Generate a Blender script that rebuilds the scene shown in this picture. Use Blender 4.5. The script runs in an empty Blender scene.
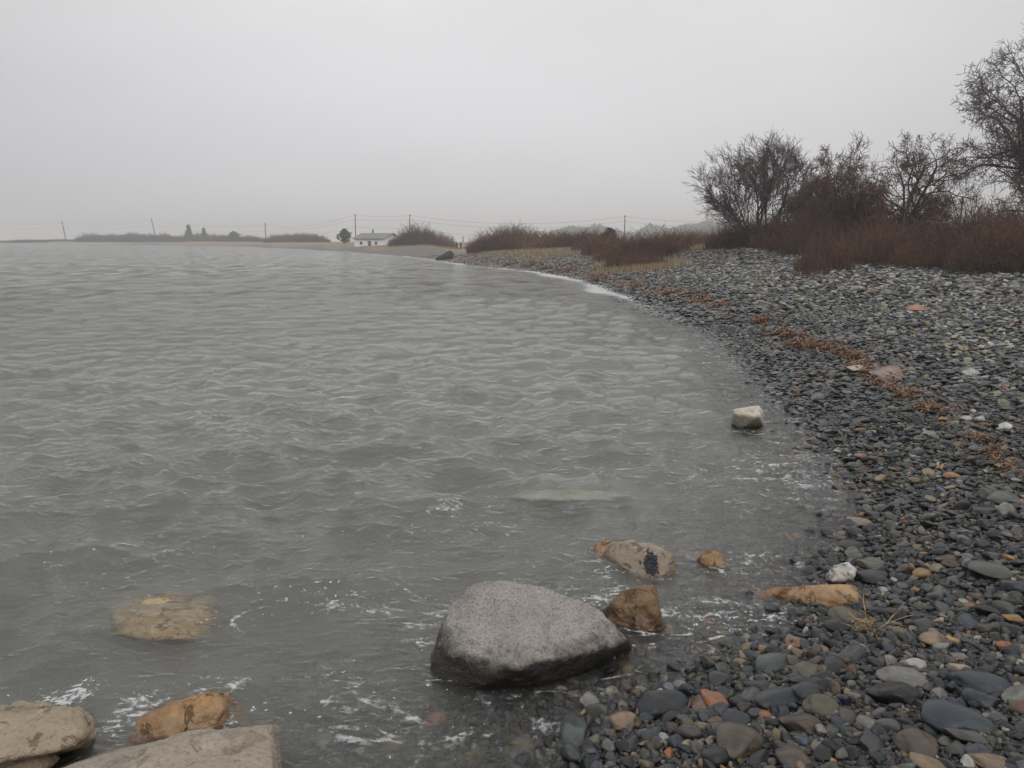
import bpy, bmesh, math, random
import numpy as np
from mathutils import Vector, Matrix, noise as mnoise

random.seed(7)
RNG = np.random.default_rng(7)
scn = bpy.context.scene
COL = scn.collection

# ------------------------------------------------------------------ camera
F = 769.0; CAM_H = 2.5; HZ = 242.0
PITCH = math.atan((384 - HZ) / F); ROLL = math.radians(0.2)
cam_d = bpy.data.cameras.new('camera'); cam = bpy.data.objects.new('camera', cam_d); COL.objects.link(cam)
cam_d.sensor_width = 36; cam_d.lens = F / 1024 * 36; cam_d.clip_start = 0.05; cam_d.clip_end = 6000
Rm = Matrix.Rotation(math.pi / 2 - PITCH, 4, 'X') @ Matrix.Rotation(ROLL, 4, 'Z')
cam.matrix_world = Matrix.Translation((0, 0, CAM_H)) @ Rm
scn.camera = cam

# ------------------------------------------------------------------ world, sun, exposure
SUN_EL, SUN_AZ = math.radians(42), math.radians(165)
w = bpy.data.worlds.new('World'); scn.world = w; w.use_nodes = True
nt = w.node_tree; nt.nodes.clear()
def N(nt, t, **k):
    n = nt.nodes.new(t)
    for a, b in k.items(): setattr(n, a, b)
    return n
out = N(nt, 'ShaderNodeOutputWorld'); bg = N(nt, 'ShaderNodeBackground'); bg.inputs[1].default_value = 0.12
sky = N(nt, 'ShaderNodeTexSky', sky_type='NISHITA', sun_disc=False, sun_elevation=SUN_EL, sun_rotation=SUN_AZ, air_density=1.0, dust_density=4.0)
bw = N(nt, 'ShaderNodeRGBToBW'); nt.links.new(sky.outputs[0], bw.inputs[0])
tc = N(nt, 'ShaderNodeTexCoord'); sx = N(nt, 'ShaderNodeSeparateXYZ'); nt.links.new(tc.outputs['Generated'], sx.inputs[0])
rp = N(nt, 'ShaderNodeValToRGB')      # overcast cloud deck: brightness over the sine of the elevation
SKY = [(0.0, (4.80, 4.82, 4.98)), (0.10, (4.72, 4.76, 4.90)), (0.28, (5.15, 5.15, 5.22)), (0.5, (6.6, 6.6, 6.7)), (1.0, (8.2, 8.2, 8.3))]
rp.color_ramp.elements[0].position = SKY[0][0]; rp.color_ramp.elements[1].position = 1.0
for p, c in SKY[1:-1]: rp.color_ramp.elements.new(p)
for e, (p, c) in zip(rp.color_ramp.elements, SKY): e.color = (*[v / 10 for v in c], 1)
nt.links.new(sx.outputs[2], rp.inputs[0])
mp = N(nt, 'ShaderNodeMapping'); mp.inputs['Scale'].default_value = (1.3, 1.3, 4.0); nt.links.new(tc.outputs['Generated'], mp.inputs[0])
nz = N(nt, 'ShaderNodeTexNoise'); nz.inputs['Scale'].default_value = 1.2; nz.inputs['Detail'].default_value = 3; nt.links.new(mp.outputs[0], nz.inputs[0])
mr = N(nt, 'ShaderNodeMapRange'); mr.inputs['From Min'].default_value = 0.3; mr.inputs['From Max'].default_value = 0.7
mr.inputs['To Min'].default_value = 9.3; mr.inputs['To Max'].default_value = 10.7; nt.links.new(nz.outputs[0], mr.inputs[0])
vm = N(nt, 'ShaderNodeVectorMath', operation='SCALE'); nt.links.new(rp.outputs[0], vm.inputs[0]); nt.links.new(mr.outputs[0], vm.inputs['Scale'])
dp = N(nt, 'ShaderNodeVectorMath', operation='DOT_PRODUCT'); nt.links.new(tc.outputs['Generated'], dp.inputs[0]); dp.inputs[1].default_value = (-0.01, 0.94, 0.34)
m3 = N(nt, 'ShaderNodeMapRange', interpolation_type='SMOOTHSTEP'); nt.links.new(dp.outputs['Value'], m3.inputs[0])
for i, q in zip((1, 2, 3, 4), (0.70, 1.0, 0.82, 1.18)): m3.inputs[i].default_value = q      # bright lobe ahead, vignette-like dimming to the sides put into the sky
vm2 = N(nt, 'ShaderNodeVectorMath', operation='SCALE'); nt.links.new(vm.outputs[0], vm2.inputs[0]); nt.links.new(m3.outputs[0], vm2.inputs['Scale']); vm = vm2
mx = N(nt, 'ShaderNodeMix', data_type='RGBA'); mx.inputs[0].default_value = 0.97
nt.links.new(bw.outputs[0], mx.inputs[6]); nt.links.new(vm.outputs[0], mx.inputs[7])
nt.links.new(mx.outputs[2], bg.inputs[0]); nt.links.new(bg.outputs[0], out.inputs[0])
sun_d = bpy.data.lights.new('sun', 'SUN'); sun_d.energy = 0.9; sun_d.angle = math.radians(60); sun_d.color = (1, 0.97, 0.93)
sun = bpy.data.objects.new('sun', sun_d); COL.objects.link(sun)
sd = Vector((math.sin(SUN_AZ) * math.cos(SUN_EL), math.cos(SUN_AZ) * math.cos(SUN_EL), math.sin(SUN_EL)))
sun.rotation_euler = sd.to_track_quat('Z', 'Y').to_euler()
vs = scn.view_settings; vs.view_transform = 'Standard'; vs.look = 'None'; vs.exposure = 0.12; vs.gamma = 1.0; vs.use_curve_mapping = False
scn.cycles.use_denoising = True
scn.cycles.volume_bounces = 1; scn.cycles.max_bounces = 8; scn.cycles.transparent_max_bounces = 12
scn.cycles.use_adaptive_sampling = True; scn.cycles.adaptive_threshold = 0.015
scn.cycles.caustics_reflective = False; scn.cycles.caustics_refractive = False

# ------------------------------------------------------------------ helpers: rays, noise, tags
R3 = np.array(Rm.to_3x3())
def ray(px, py):
    d = R3 @ np.array([(px - 512) / F, (384 - py) / F, -1.0]); return d
def on_z(px, py, z=0.0):            # the point at height z seen at a pixel
    d = ray(px, py); t = (z - CAM_H) / d[2]; return np.array([d[0] * t, d[1] * t, z])
def on_y(px, py, y):
    d = ray(px, py); t = y / d[1]; return np.array([d[0] * t, y, CAM_H + d[2] * t])

def hash2(ix, iy, s):
    n = (ix.astype(np.int64) * 374761393 + iy.astype(np.int64) * 668265263 + s * 974634777) & 0x7fffffff
    n = ((n ^ (n >> 13)) * 1274126177) & 0x7fffffff
    return ((n ^ (n >> 16)) & 0xffff) / 65535.0
def vnoise(x, y, s=0):
    ix = np.floor(x); iy = np.floor(y); fx = x - ix; fy = y - iy
    fx = fx * fx * (3 - 2 * fx); fy = fy * fy * (3 - 2 * fy)
    a = hash2(ix, iy, s); b = hash2(ix + 1, iy, s); c = hash2(ix, iy + 1, s); d = hash2(ix + 1, iy + 1, s)
    return (a + (b - a) * fx) * (1 - fy) + (c + (d - c) * fx) * fy - 0.5
def fbm(x, y, s=0, o=4):
    r = 0; a = 1.0
    for i in range(o):
        r = r + a * vnoise(x * 2 ** i + 17.3 * i, y * 2 ** i - 9.1 * i, s + i); a *= 0.5
    return r
def sstep(a, b, x):
    t = np.clip((x - a) / (b - a), 0, 1); return t * t * (3 - 2 * t)

def tag(o, label=None, cat=None, group=None, kind=None):
    if label: o['label'] = label
    if cat: o['category'] = cat
    if group: o['group'] = group
    if kind: o['kind'] = kind
    return o
def empty(name, loc, rz=0.0):
    o = bpy.data.objects.new(name, None); o.location = loc; o.rotation_euler = (0, 0, rz); o.empty_display_size = 0.2
    COL.objects.link(o); return o
def link(name, me, mat=None, parent=None):
    o = bpy.data.objects.new(name, me)
    if mat is not None and not me.materials: me.materials.append(mat)
    COL.objects.link(o)
    if parent: o.parent = parent
    return o
def mesh_np(name, V, faces, smooth=True):
    """faces: int array (n,3) or (n,4)"""
    me = bpy.data.meshes.new(name); V = np.asarray(V, np.float32); faces = np.asarray(faces, np.int32); k = faces.shape[1]
    me.vertices.add(len(V)); me.vertices.foreach_set('co', V.ravel())
    me.loops.add(faces.size); me.loops.foreach_set('vertex_index', faces.ravel())
    me.polygons.add(len(faces)); me.polygons.foreach_set('loop_start', np.arange(0, faces.size, k, dtype=np.int32))
    me.polygons.foreach_set('use_smooth', np.full(len(faces), smooth))
    me.update(calc_edges=True); return me
def vattr(me, name, vals, typ='FLOAT'):
    a = me.attributes.new(name, typ, 'POINT'); vals = np.asarray(vals, np.float32)
    a.data.foreach_set({'FLOAT': 'value', 'FLOAT_VECTOR': 'vector', 'FLOAT_COLOR': 'color'}[typ], vals.ravel())

# ------------------------------------------------------------------ shoreline
pxshore = [(592, 768), (610, 735), (652, 712), (700, 690), (740, 668), (800, 645), (838, 612), (838, 572), (856, 540), (880, 500), (852, 468), (822, 437),
           (800, 410), (782, 390), (755, 360), (722, 337), (690, 318), (650, 302), (617, 289), (580, 278), (545, 272), (510, 268.5), (476, 265.6),
           (439, 260), (410, 256.5), (382, 254.3), (350, 251.8), (313, 249.6), (265, 247.4), (200, 245.6), (120, 244.6), (60, 244.2), (0, 243.9), (-120, 243.6)]
shore = [(-60, -8), (-14, -3.0), (-4, -0.9), (-1.2, 0.6), (-0.1, 1.9)] + [tuple(on_z(a, b)[:2]) for a, b in pxshore]
shore = np.array(shore + [(-1500, 640)])
poly = np.vstack([shore, [(-1500, -300), (-60, -300)]])
def shore_d(x, y):
    x = np.atleast_1d(np.asarray(x, float)); y = np.atleast_1d(np.asarray(y, float))
    best = np.full(x.shape, 1e9); A = shore[:-1]; B = shore[1:]
    for a, b in zip(A, B):
        ab = b - a; L = ab @ ab
        t = np.clip(((x - a[0]) * ab[0] + (y - a[1]) * ab[1]) / L, 0, 1)
        best = np.minimum(best, (x - a[0] - t * ab[0]) ** 2 + (y - a[1] - t * ab[1]) ** 2)
    ins = np.zeros(x.shape, bool); n = len(poly)
    for i in range(n):
        (x1, y1), (x2, y2) = poly[i], poly[(i + 1) % n]
        if y1 == y2: continue
        ins ^= ((y1 > y) != (y2 > y)) & (x < (x2 - x1) * (y - y1) / (y2 - y1) + x1)
    return np.where(ins, -1, 1) * np.sqrt(best)
def terr(x, y, d=None):
    x = np.atleast_1d(np.asarray(x, float)); y = np.atleast_1d(np.asarray(y, float))
    if d is None: d = shore_d(x, y)
    r = np.hypot(x, y)
    wob = 0.5 * vnoise(x / 0.9, y / 0.9, 3) * sstep(0, 6, r) * np.clip(r / 20, 0.25, 1) + 1.0 * vnoise(x / 4, y / 4, 4) * sstep(8, 40, r)
    d = d + wob * 0.6
    zl = 1.75 * (1 - np.exp(-np.maximum(d, 0) / 6.5)) + 0.3 * sstep(8, 18, d)
    zl = zl + 0.05 * fbm(x / 1.1, y / 1.1, 5, 3) * sstep(0.2, 2, d) + 0.30 * fbm(x / 9, y / 9, 8, 2) * sstep(4, 12, d)
    zl = zl + 0.45 * sstep(5, 11, d) * np.exp(-((x - 17) / 9) ** 2 - ((y - 62) / 18) ** 2)   # stony mound under the bare trees
    zl = zl * (1 - 0.62 * np.exp(-((x + 0.0715 * y) / (3.0 + 0.012 * y)) ** 2) * sstep(95, 125, y) * (1 - sstep(230, 280, y)))      # a low gap in the dune
    dd = np.maximum(-d, 0)
    zw = -2.6 * (1 - np.exp(-dd * 0.125 / 2.6)) + 0.05 * fbm(x / 0.7, y / 0.7, 6, 3) * sstep(0, 1.0, dd)
    return np.where(d > 0, zl, zw)
def T(x, y): return float(terr(x, y)[0])
def hit(px, py):                     # the ground point seen at a pixel
    d = ray(px, py); t = np.geomspace(2.0, 900, 2500)
    X = d[0] * t; Y = d[1] * t; Z = CAM_H + d[2] * t; H = terr(X, Y)
    k = np.argmax(Z < H)
    if Z[k] >= H[k]: k = len(t) - 1
    return np.array([X[k], Y[k], H[k]])

# ------------------------------------------------------------------ materials
def newmat(name):
    m = bpy.data.materials.new(name); m.use_nodes = True; nt = m.node_tree; nt.nodes.clear()
    o = N(nt, 'ShaderNodeOutputMaterial'); return m, nt, o
def L(nt, a, b): nt.links.new(a, b)
def math_(nt, op, a, b=None, clamp=False):
    n = N(nt, 'ShaderNodeMath', operation=op, use_clamp=clamp)
    for i, v in enumerate((a, b)):
        if v is None: continue
        if isinstance(v, (int, float)): n.inputs[i].default_value = v
        else: L(nt, v, n.inputs[i])
    return n.outputs[0]
def mix_(nt, f, a, b, bt='MIX'):
    n = N(nt, 'ShaderNodeMix', data_type='RGBA', blend_type=bt)
    for i, v in ((0, f), (6, a), (7, b)):
        if isinstance(v, (int, float)): n.inputs[i].default_value = v
        elif isinstance(v, tuple): n.inputs[i].default_value = (*v, 1)
        else: L(nt, v, n.inputs[i])
    return n.outputs[2]
def noise_(nt, vec, scale, detail=4, rough=0.5, out=0, dist=0.0):
    n = N(nt, 'ShaderNodeTexNoise'); n.inputs['Scale'].default_value = scale; n.inputs['Detail'].default_value = detail
    n.inputs['Roughness'].default_value = rough; n.inputs['Distortion'].default_value = dist
    if vec is not None: L(nt, vec, n.inputs['Vector'])
    return n.outputs[out]
def range_(nt, v, a, b, c=0.0, d=1.0):
    n = N(nt, 'ShaderNodeMapRange'); L(nt, v, n.inputs[0])
    for i, q in zip((1, 2, 3, 4), (a, b, c, d)): n.inputs[i].default_value = q
    return n.outputs[0]
def bump_(nt, h, strength, dist, normal=None):
    n = N(nt, 'ShaderNodeBump'); n.inputs['Strength'].default_value = strength; n.inputs['Distance'].default_value = dist
    L(nt, h, n.inputs['Height'])
    if normal is not None: L(nt, normal, n.inputs['Normal'])
    return n.outputs[0]
def bsdf(nt, o, col, rough=0.7, normal=None, spec=0.5):
    b = N(nt, 'ShaderNodeBsdfPrincipled')
    if isinstance(col, tuple): b.inputs['Base Color'].default_value = (*col, 1)
    else: L(nt, col, b.inputs['Base Color'])
    if isinstance(rough, (int, float)): b.inputs['Roughness'].default_value = rough
    else: L(nt, rough, b.inputs['Roughness'])
    b.inputs['Specular IOR Level'].default_value = spec
    if normal is not None: L(nt, normal, b.inputs['Normal'])
    L(nt, b.outputs[0], o.inputs[0]); return b
def geo(nt): return N(nt, 'ShaderNodeNewGeometry')
def zof(nt, g):
    s = N(nt, 'ShaderNodeSeparateXYZ'); L(nt, g.outputs['Position'], s.inputs[0]); return s.outputs[2]

def simple(name, col, rough=0.8, var=0.25, scale=3.0, coord='Object'):
    m, nt, o = newmat(name); tc = N(nt, 'ShaderNodeTexCoord')
    n = noise_(nt, tc.outputs[coord], scale, 5, 0.6)
    c = mix_(nt, range_(nt, n, 0.3, 0.7), tuple(v * (1 - var) for v in col), tuple(v * (1 + var) for v in col))
    bsdf(nt, o, c, rough, bump_(nt, n, 0.3, 0.01)); return m

def stone_material(name, source):
    """beach stones; the colour comes from each stone, wet low on the beach and dry above"""
    m, nt, o = newmat(name); tc = N(nt, 'ShaderNodeTexCoord'); g = geo(nt)
    if source == 'inst':
        a = N(nt, 'ShaderNodeAttribute', attribute_type='INSTANCER', attribute_name='col'); base = a.outputs['Color']
    else:
        oi0 = N(nt, 'ShaderNodeObjectInfo'); base = oi0.outputs['Color']
    oi = N(nt, 'ShaderNodeObjectInfo')
    off = N(nt, 'ShaderNodeVectorMath', operation='ADD'); L(nt, tc.outputs['Object'], off.inputs[0])
    cb = N(nt, 'ShaderNodeCombineXYZ'); q = math_(nt, 'MULTIPLY', oi.outputs['Random'], 61.0)
    for i in range(3): L(nt, q, cb.inputs[i])
    L(nt, cb.outputs[0], off.inputs[1]); v = off.outputs[0]
    n1 = noise_(nt, v, 1.6, 5, 0.6); n2 = noise_(nt, v, 14, 3, 0.6)
    c = mix_(nt, range_(nt, n1, 0.32, 0.68), mix_(nt, 1.0, base, (0.62, 0.64, 0.68), 'MULTIPLY'), mix_(nt, 1.0, base, (1.35, 1.28, 1.2), 'MULTIPLY'))
    c = mix_(nt, range_(nt, n2, 0.35, 0.75, 0, 0.5), c, mix_(nt, 1.0, c, (1.6, 1.55, 1.45), 'MULTIPLY'))
    # bedding bands on some stones, thin pale veins on a few
    wv = N(nt, 'ShaderNodeTexWave', bands_direction='Z'); wv.inputs['Scale'].default_value = 2.2; wv.inputs['Distortion'].default_value = 2.5
    wv.inputs['Detail'].default_value = 3; L(nt, v, wv.inputs[0])
    bandsel = math_(nt, 'GREATER_THAN', math_(nt, 'FRACT', math_(nt, 'MULTIPLY', oi.outputs['Random'], 7.3)), 0.55)
    c = mix_(nt, math_(nt, 'MULTIPLY', math_(nt, 'MULTIPLY', wv.outputs[1], 0.45), bandsel), c, mix_(nt, 1.0, c, (0.5, 0.5, 0.55), 'MULTIPLY'))
    vo = N(nt, 'ShaderNodeTexNoise'); vo.inputs['Scale'].default_value = 0.9; vo.inputs['Detail'].default_value = 2; L(nt, v, vo.inputs['Vector'])
    vein = range_(nt, math_(nt, 'ABSOLUTE', math_(nt, 'SUBTRACT', vo.outputs[0], 0.5)), 0.0, 0.008, 0.7, 0)
    veinsel = math_(nt, 'GREATER_THAN', math_(nt, 'FRACT', math_(nt, 'MULTIPLY', oi.outputs['Random'], 13.7)), 0.93)
    c = mix_(nt, math_(nt, 'MULTIPLY', vein, veinsel), c, (0.42, 0.42, 0.40))
    # wetness by height above the water
    nw = noise_(nt, g.outputs['Position'], 0.9, 3)
    wet = range_(nt, math_(nt, 'ADD', zof(nt, g), math_(nt, 'MULTIPLY', math_(nt, 'SUBTRACT', nw, 0.5), 0.5)), 0.42, 0.85, 1, 0)
    c = mix_(nt, wet, mix_(nt, 1.0, c, (1.5, 1.5, 1.48), 'MULTIPLY'), mix_(nt, 1.0, c, (0.50, 0.50, 0.50), 'MULTIPLY'))
    rough = math_(nt, 'ADD', math_(nt, 'MULTIPLY', range_(nt, wet, 0, 1, 0.60, 0.22), 1.0), math_(nt, 'MULTIPLY', n2, 0.16))
    b = bsdf(nt, o, c, rough, bump_(nt, math_(nt, 'ADD', n2, math_(nt, 'MULTIPLY', n1, 2.0)), 0.35, 0.012))
    b.inputs['Specular IOR Level'].default_value = 0.32; L(nt, math_(nt, 'MULTIPLY', wet, 0.28), b.inputs['Coat Weight']); b.inputs['Coat Roughness'].default_value = 0.08; return m

def rock_material(name, lo, hi, speck=(0.06, 0.055, 0.05), speck_amt=0.5, scale=40.0, stain=None, algae_shade=None, crack=False, pits=0.6):
    m, nt, o = newmat(name); tc = N(nt, 'ShaderNodeTexCoord'); g = geo(nt); v = tc.outputs['Object']
    n1 = noise_(nt, v, 3.0, 6, 0.6); n2 = noise_(nt, v, scale, 3, 0.7); n3 = noise_(nt, v, scale * 0.35, 4, 0.7); n4 = noise_(nt, v, 1.4, 4)
    c = mix_(nt, range_(nt, n1, 0.3, 0.7), lo, hi)
    c = mix_(nt, range_(nt, n2, 0.50, 0.62, 0, speck_amt), c, speck)
    c = mix_(nt, range_(nt, n3, 0.58, 0.72, 0, 0.45), c, tuple(min(1, x * 1.5) for x in hi))
    n5 = noise_(nt, v, 7.0, 8, 0.72, dist=0.6); pit = range_(nt, n5, 0.44, 0.36)
    c = mix_(nt, math_(nt, 'MULTIPLY', pit, pits), c, mix_(nt, 1.0, c, (0.42, 0.38, 0.34), 'MULTIPLY'))
    if stain: c = mix_(nt, range_(nt, n4, 0.42, 0.6, 0, stain[1]), c, stain[0])
    h = math_(nt, 'ADD', math_(nt, 'MULTIPLY', n1, 1.2), math_(nt, 'ADD', math_(nt, 'MULTIPLY', n3, 0.6), math_(nt, 'ADD', math_(nt, 'MULTIPLY', n2, 0.35), math_(nt, 'MULTIPLY', pit, -0.8 * pits))))
    if crack:
        ck = N(nt, 'ShaderNodeTexVoronoi', feature='DISTANCE_TO_EDGE'); ck.inputs['Scale'].default_value = 2.1
        dv = N(nt, 'ShaderNodeVectorMath', operation='MULTIPLY_ADD'); L(nt, noise_(nt, v, 5, 4, 0.6, 1), dv.inputs[0]); dv.inputs[1].default_value = (0.35, 0.35, 0.35); L(nt, v, dv.inputs[2])
        L(nt, dv.outputs[0], ck.inputs['Vector'])
        cm = range_(nt, ck.outputs['Distance'], 0.0, 0.02, 1, 0)
        cm = math_(nt, 'MULTIPLY', cm, range_(nt, n4, 0.46, 0.56))
        cm = math_(nt, 'MULTIPLY', cm, range_(nt, n1, 0.48, 0.62)); c = mix_(nt, math_(nt, 'MULTIPLY', cm, 0.45), c, mix_(nt, 1.0, c, (0.3, 0.28, 0.26), 'MULTIPLY')); h = math_(nt, 'SUBTRACT', h, math_(nt, 'MULTIPLY', cm, 0.7))
    zz = math_(nt, 'ADD', zof(nt, g), math_(nt, 'MULTIPLY', math_(nt, 'SUBTRACT', noise_(nt, g.outputs['Position'], 14, 5, 0.75), 0.5), 0.24))
    wet = range_(nt, zz, 0.07, 0.14, 1, 0)
    c = mix_(nt, math_(nt, 'MULTIPLY', wet, 0.5), c, mix_(nt, 1.0, c, (0.4, 0.38, 0.36), 'MULTIPLY'))
    if algae_shade:
        am = math_(nt, 'MULTIPLY', range_(nt, zz, algae_shade[1] - 0.03, algae_shade[1] + 0.07, 1, 0), algae_shade[2])
        c = mix_(nt, am, c, algae_shade[0])
    rough = range_(nt, wet, 0, 1, 0.85, 0.3)
    bsdf(nt, o, c, rough, bump_(nt, h, 1.0, 0.03)); return m

# ---- ground sheet
def ground_material():
    m, nt, o = newmat('shingle_ground'); g = geo(nt); P = g.outputs['Position']
    vo = N(nt, 'ShaderNodeTexVoronoi'); vo.inputs['Scale'].default_value = 30; L(nt, P, vo.inputs['Vector'])
    v2 = N(nt, 'ShaderNodeTexVoronoi'); v2.inputs['Scale'].default_value = 7.0
    sc = N(nt, 'ShaderNodeMapping'); sc.inputs['Scale'].default_value = (1, 1, 2); L(nt, P, sc.inputs[0]); L(nt, sc.outputs[0], v2.inputs['Vector'])
    def ramp(src, cols):
        r = N(nt, 'ShaderNodeValToRGB'); r.color_ramp.interpolation = 'CONSTANT'; s = N(nt, 'ShaderNodeSeparateColor'); L(nt, src, s.inputs[0]); L(nt, s.outputs[0], r.inputs[0])
        r.color_ramp.elements[0].position = 0; r.color_ramp.elements[1].position = cols[1][0]
        for p, c in cols[2:]: r.color_ramp.elements.new(p)
        for e, (p, c) in zip(r.color_ramp.elements, cols): e.color = (*c, 1)
        return r.outputs[0]
    c1 = ramp(vo.outputs['Color'], [(0, (.014, .015, .017)), (.35, (.026, .028, .03)), (.62, (.045, .045, .042)), (.8, (.06, .048, .036)), (.93, (.11, .10, .08))])
    c2 = ramp(v2.outputs['Color'], [(0, (.06, .065, .07)), (.35, (.10, .105, .11)), (.62, (.15, .15, .145)), (.85, (.2, .18, .15)), (.95, (.33, .31, .28))])
    ln = N(nt, 'ShaderNodeVectorMath', operation='LENGTH'); L(nt, P, ln.inputs[0])
    far = range_(nt, ln.outputs['Value'], 30, 60)
    c2 = mix_(nt, range_(nt, noise_(nt, P, 0.22, 6, 0.7), 0.38, 0.62), c2, mix_(nt, 1.0, c2, (0.95, 0.72, 0.52), 'MULTIPLY'))
    c = mix_(nt, far, c1, c2)
    ga = N(nt, 'ShaderNodeAttribute', attribute_name='grass'); wa = N(nt, 'ShaderNodeAttribute', attribute_name='wrack')
    gn = noise_(nt, P, 0.35, 6, 0.65); gn2 = noise_(nt, P, 3.5, 5, 0.7)
    gc = mix_(nt, range_(nt, gn2, 0.3, 0.7), (.12, .085, .045), (.29, .215, .12))
    gm = range_(nt, math_(nt, 'ADD', ga.outputs['Fac'], math_(nt, 'MULTIPLY', math_(nt, 'SUBTRACT', gn, 0.5), 1.2)), 0.4, 0.62)
    c = mix_(nt, gm, c, gc)
    wn = noise_(nt, P, 1.2, 5, 0.7)
    wm = math_(nt, 'MULTIPLY', wa.outputs['Fac'], range_(nt, wn, 0.42, 0.6))
    c = mix_(nt, wm, c, (.20, .085, .035))
    h = math_(nt, 'ADD', math_(nt, 'MULTIPLY', vo.outputs['Distance'], -1.0), math_(nt, 'MULTIPLY', math_(nt, 'MULTIPLY', v2.outputs['Distance'], -5.0), far))
    bsdf(nt, o, c, 0.6, bump_(nt, h, 0.8, 0.02)); return m

# polar sheets centred a little behind the camera: fine near it, coarse far off
def polar(radii, angs, cx=0.0, cy=-3.0):
    R, A = np.meshgrid(radii, angs, indexing='ij'); X = cx + R * np.tan(A); Y = cy + R
    nr, na = R.shape; i = np.arange(nr - 1)[:, None] * na + np.arange(na - 1)[None, :]
    Fc = np.stack([i, i + 1, i + na + 1, i + na], -1).reshape(-1, 4)
    return X.ravel(), Y.ravel(), Fc, nr, na

def radii_for(step_px, rmin, rmax, dmin):
    r = [rmin]
    while r[-1] < rmax:
        q = max(r[-1] - 3, 0.5); r.append(r[-1] + max(dmin, step_px * (q * q + 6) / (CAM_H * F)))
        if q > 150: r[-1] = max(r[-1], r[-2] * 1.05)
    return np.array(r)

# wrack line: sea weed left by the last tide, seen at these pixels
WR = [(1060, 500), (1010, 470), (960, 428), (925, 408), (890, 388), (868, 374), (842, 352), (806, 346), (780, 336), (762, 322), (730, 310), (700, 300), (668, 293),
      (640, 288), (610, 281), (580, 275), (545, 268), (510, 264)]
WRW = np.array([hit(a, b)[:2] for a, b in WR])
def wrack_d(x, y):
    best = np.full(np.shape(x), 1e9)
    for a, b in zip(WRW[:-1], WRW[1:]):
        ab = b - a; t = np.clip(((x - a[0]) * ab[0] + (y - a[1]) * ab[1]) / (ab @ ab), 0, 1)
        best = np.minimum(best, (x - a[0] - t * ab[0]) ** 2 + (y - a[1] - t * ab[1]) ** 2)
    return np.sqrt(best)

def build_ground():
    rr = radii_for(2.6, 0.5, 2100, 0.05); ang = np.radians(np.linspace(-58, 62, 620))
    X, Y, Fc, nr, na = polar(rr, ang); d = shore_d(X, Y); Z = terr(X, Y, d)
    me = mesh_np('ground', np.stack([X, Y, Z], 1), Fc)
    r = np.hypot(X, Y); wd = wrack_d(X, Y)
    gr = sstep(10.5, 15, d) * sstep(45, 95, r)
    gr = np.maximum(gr, sstep(2.5, 6, d) * (r > 170))
    vattr(me, 'grass', gr); vattr(me, 'wrack', np.maximum(np.exp(-(wd / np.clip(r * 0.014, 0.16, 2.0)) ** 2), 0.75 * sstep(55, 75, r) * (r < 130) * sstep(7, 3, d)))
    o = link('ground', me, ground_material()); tag(o, 'grey shingle beach and tan dune ground round the bay', 'beach', kind='structure')
build_ground()

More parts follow.
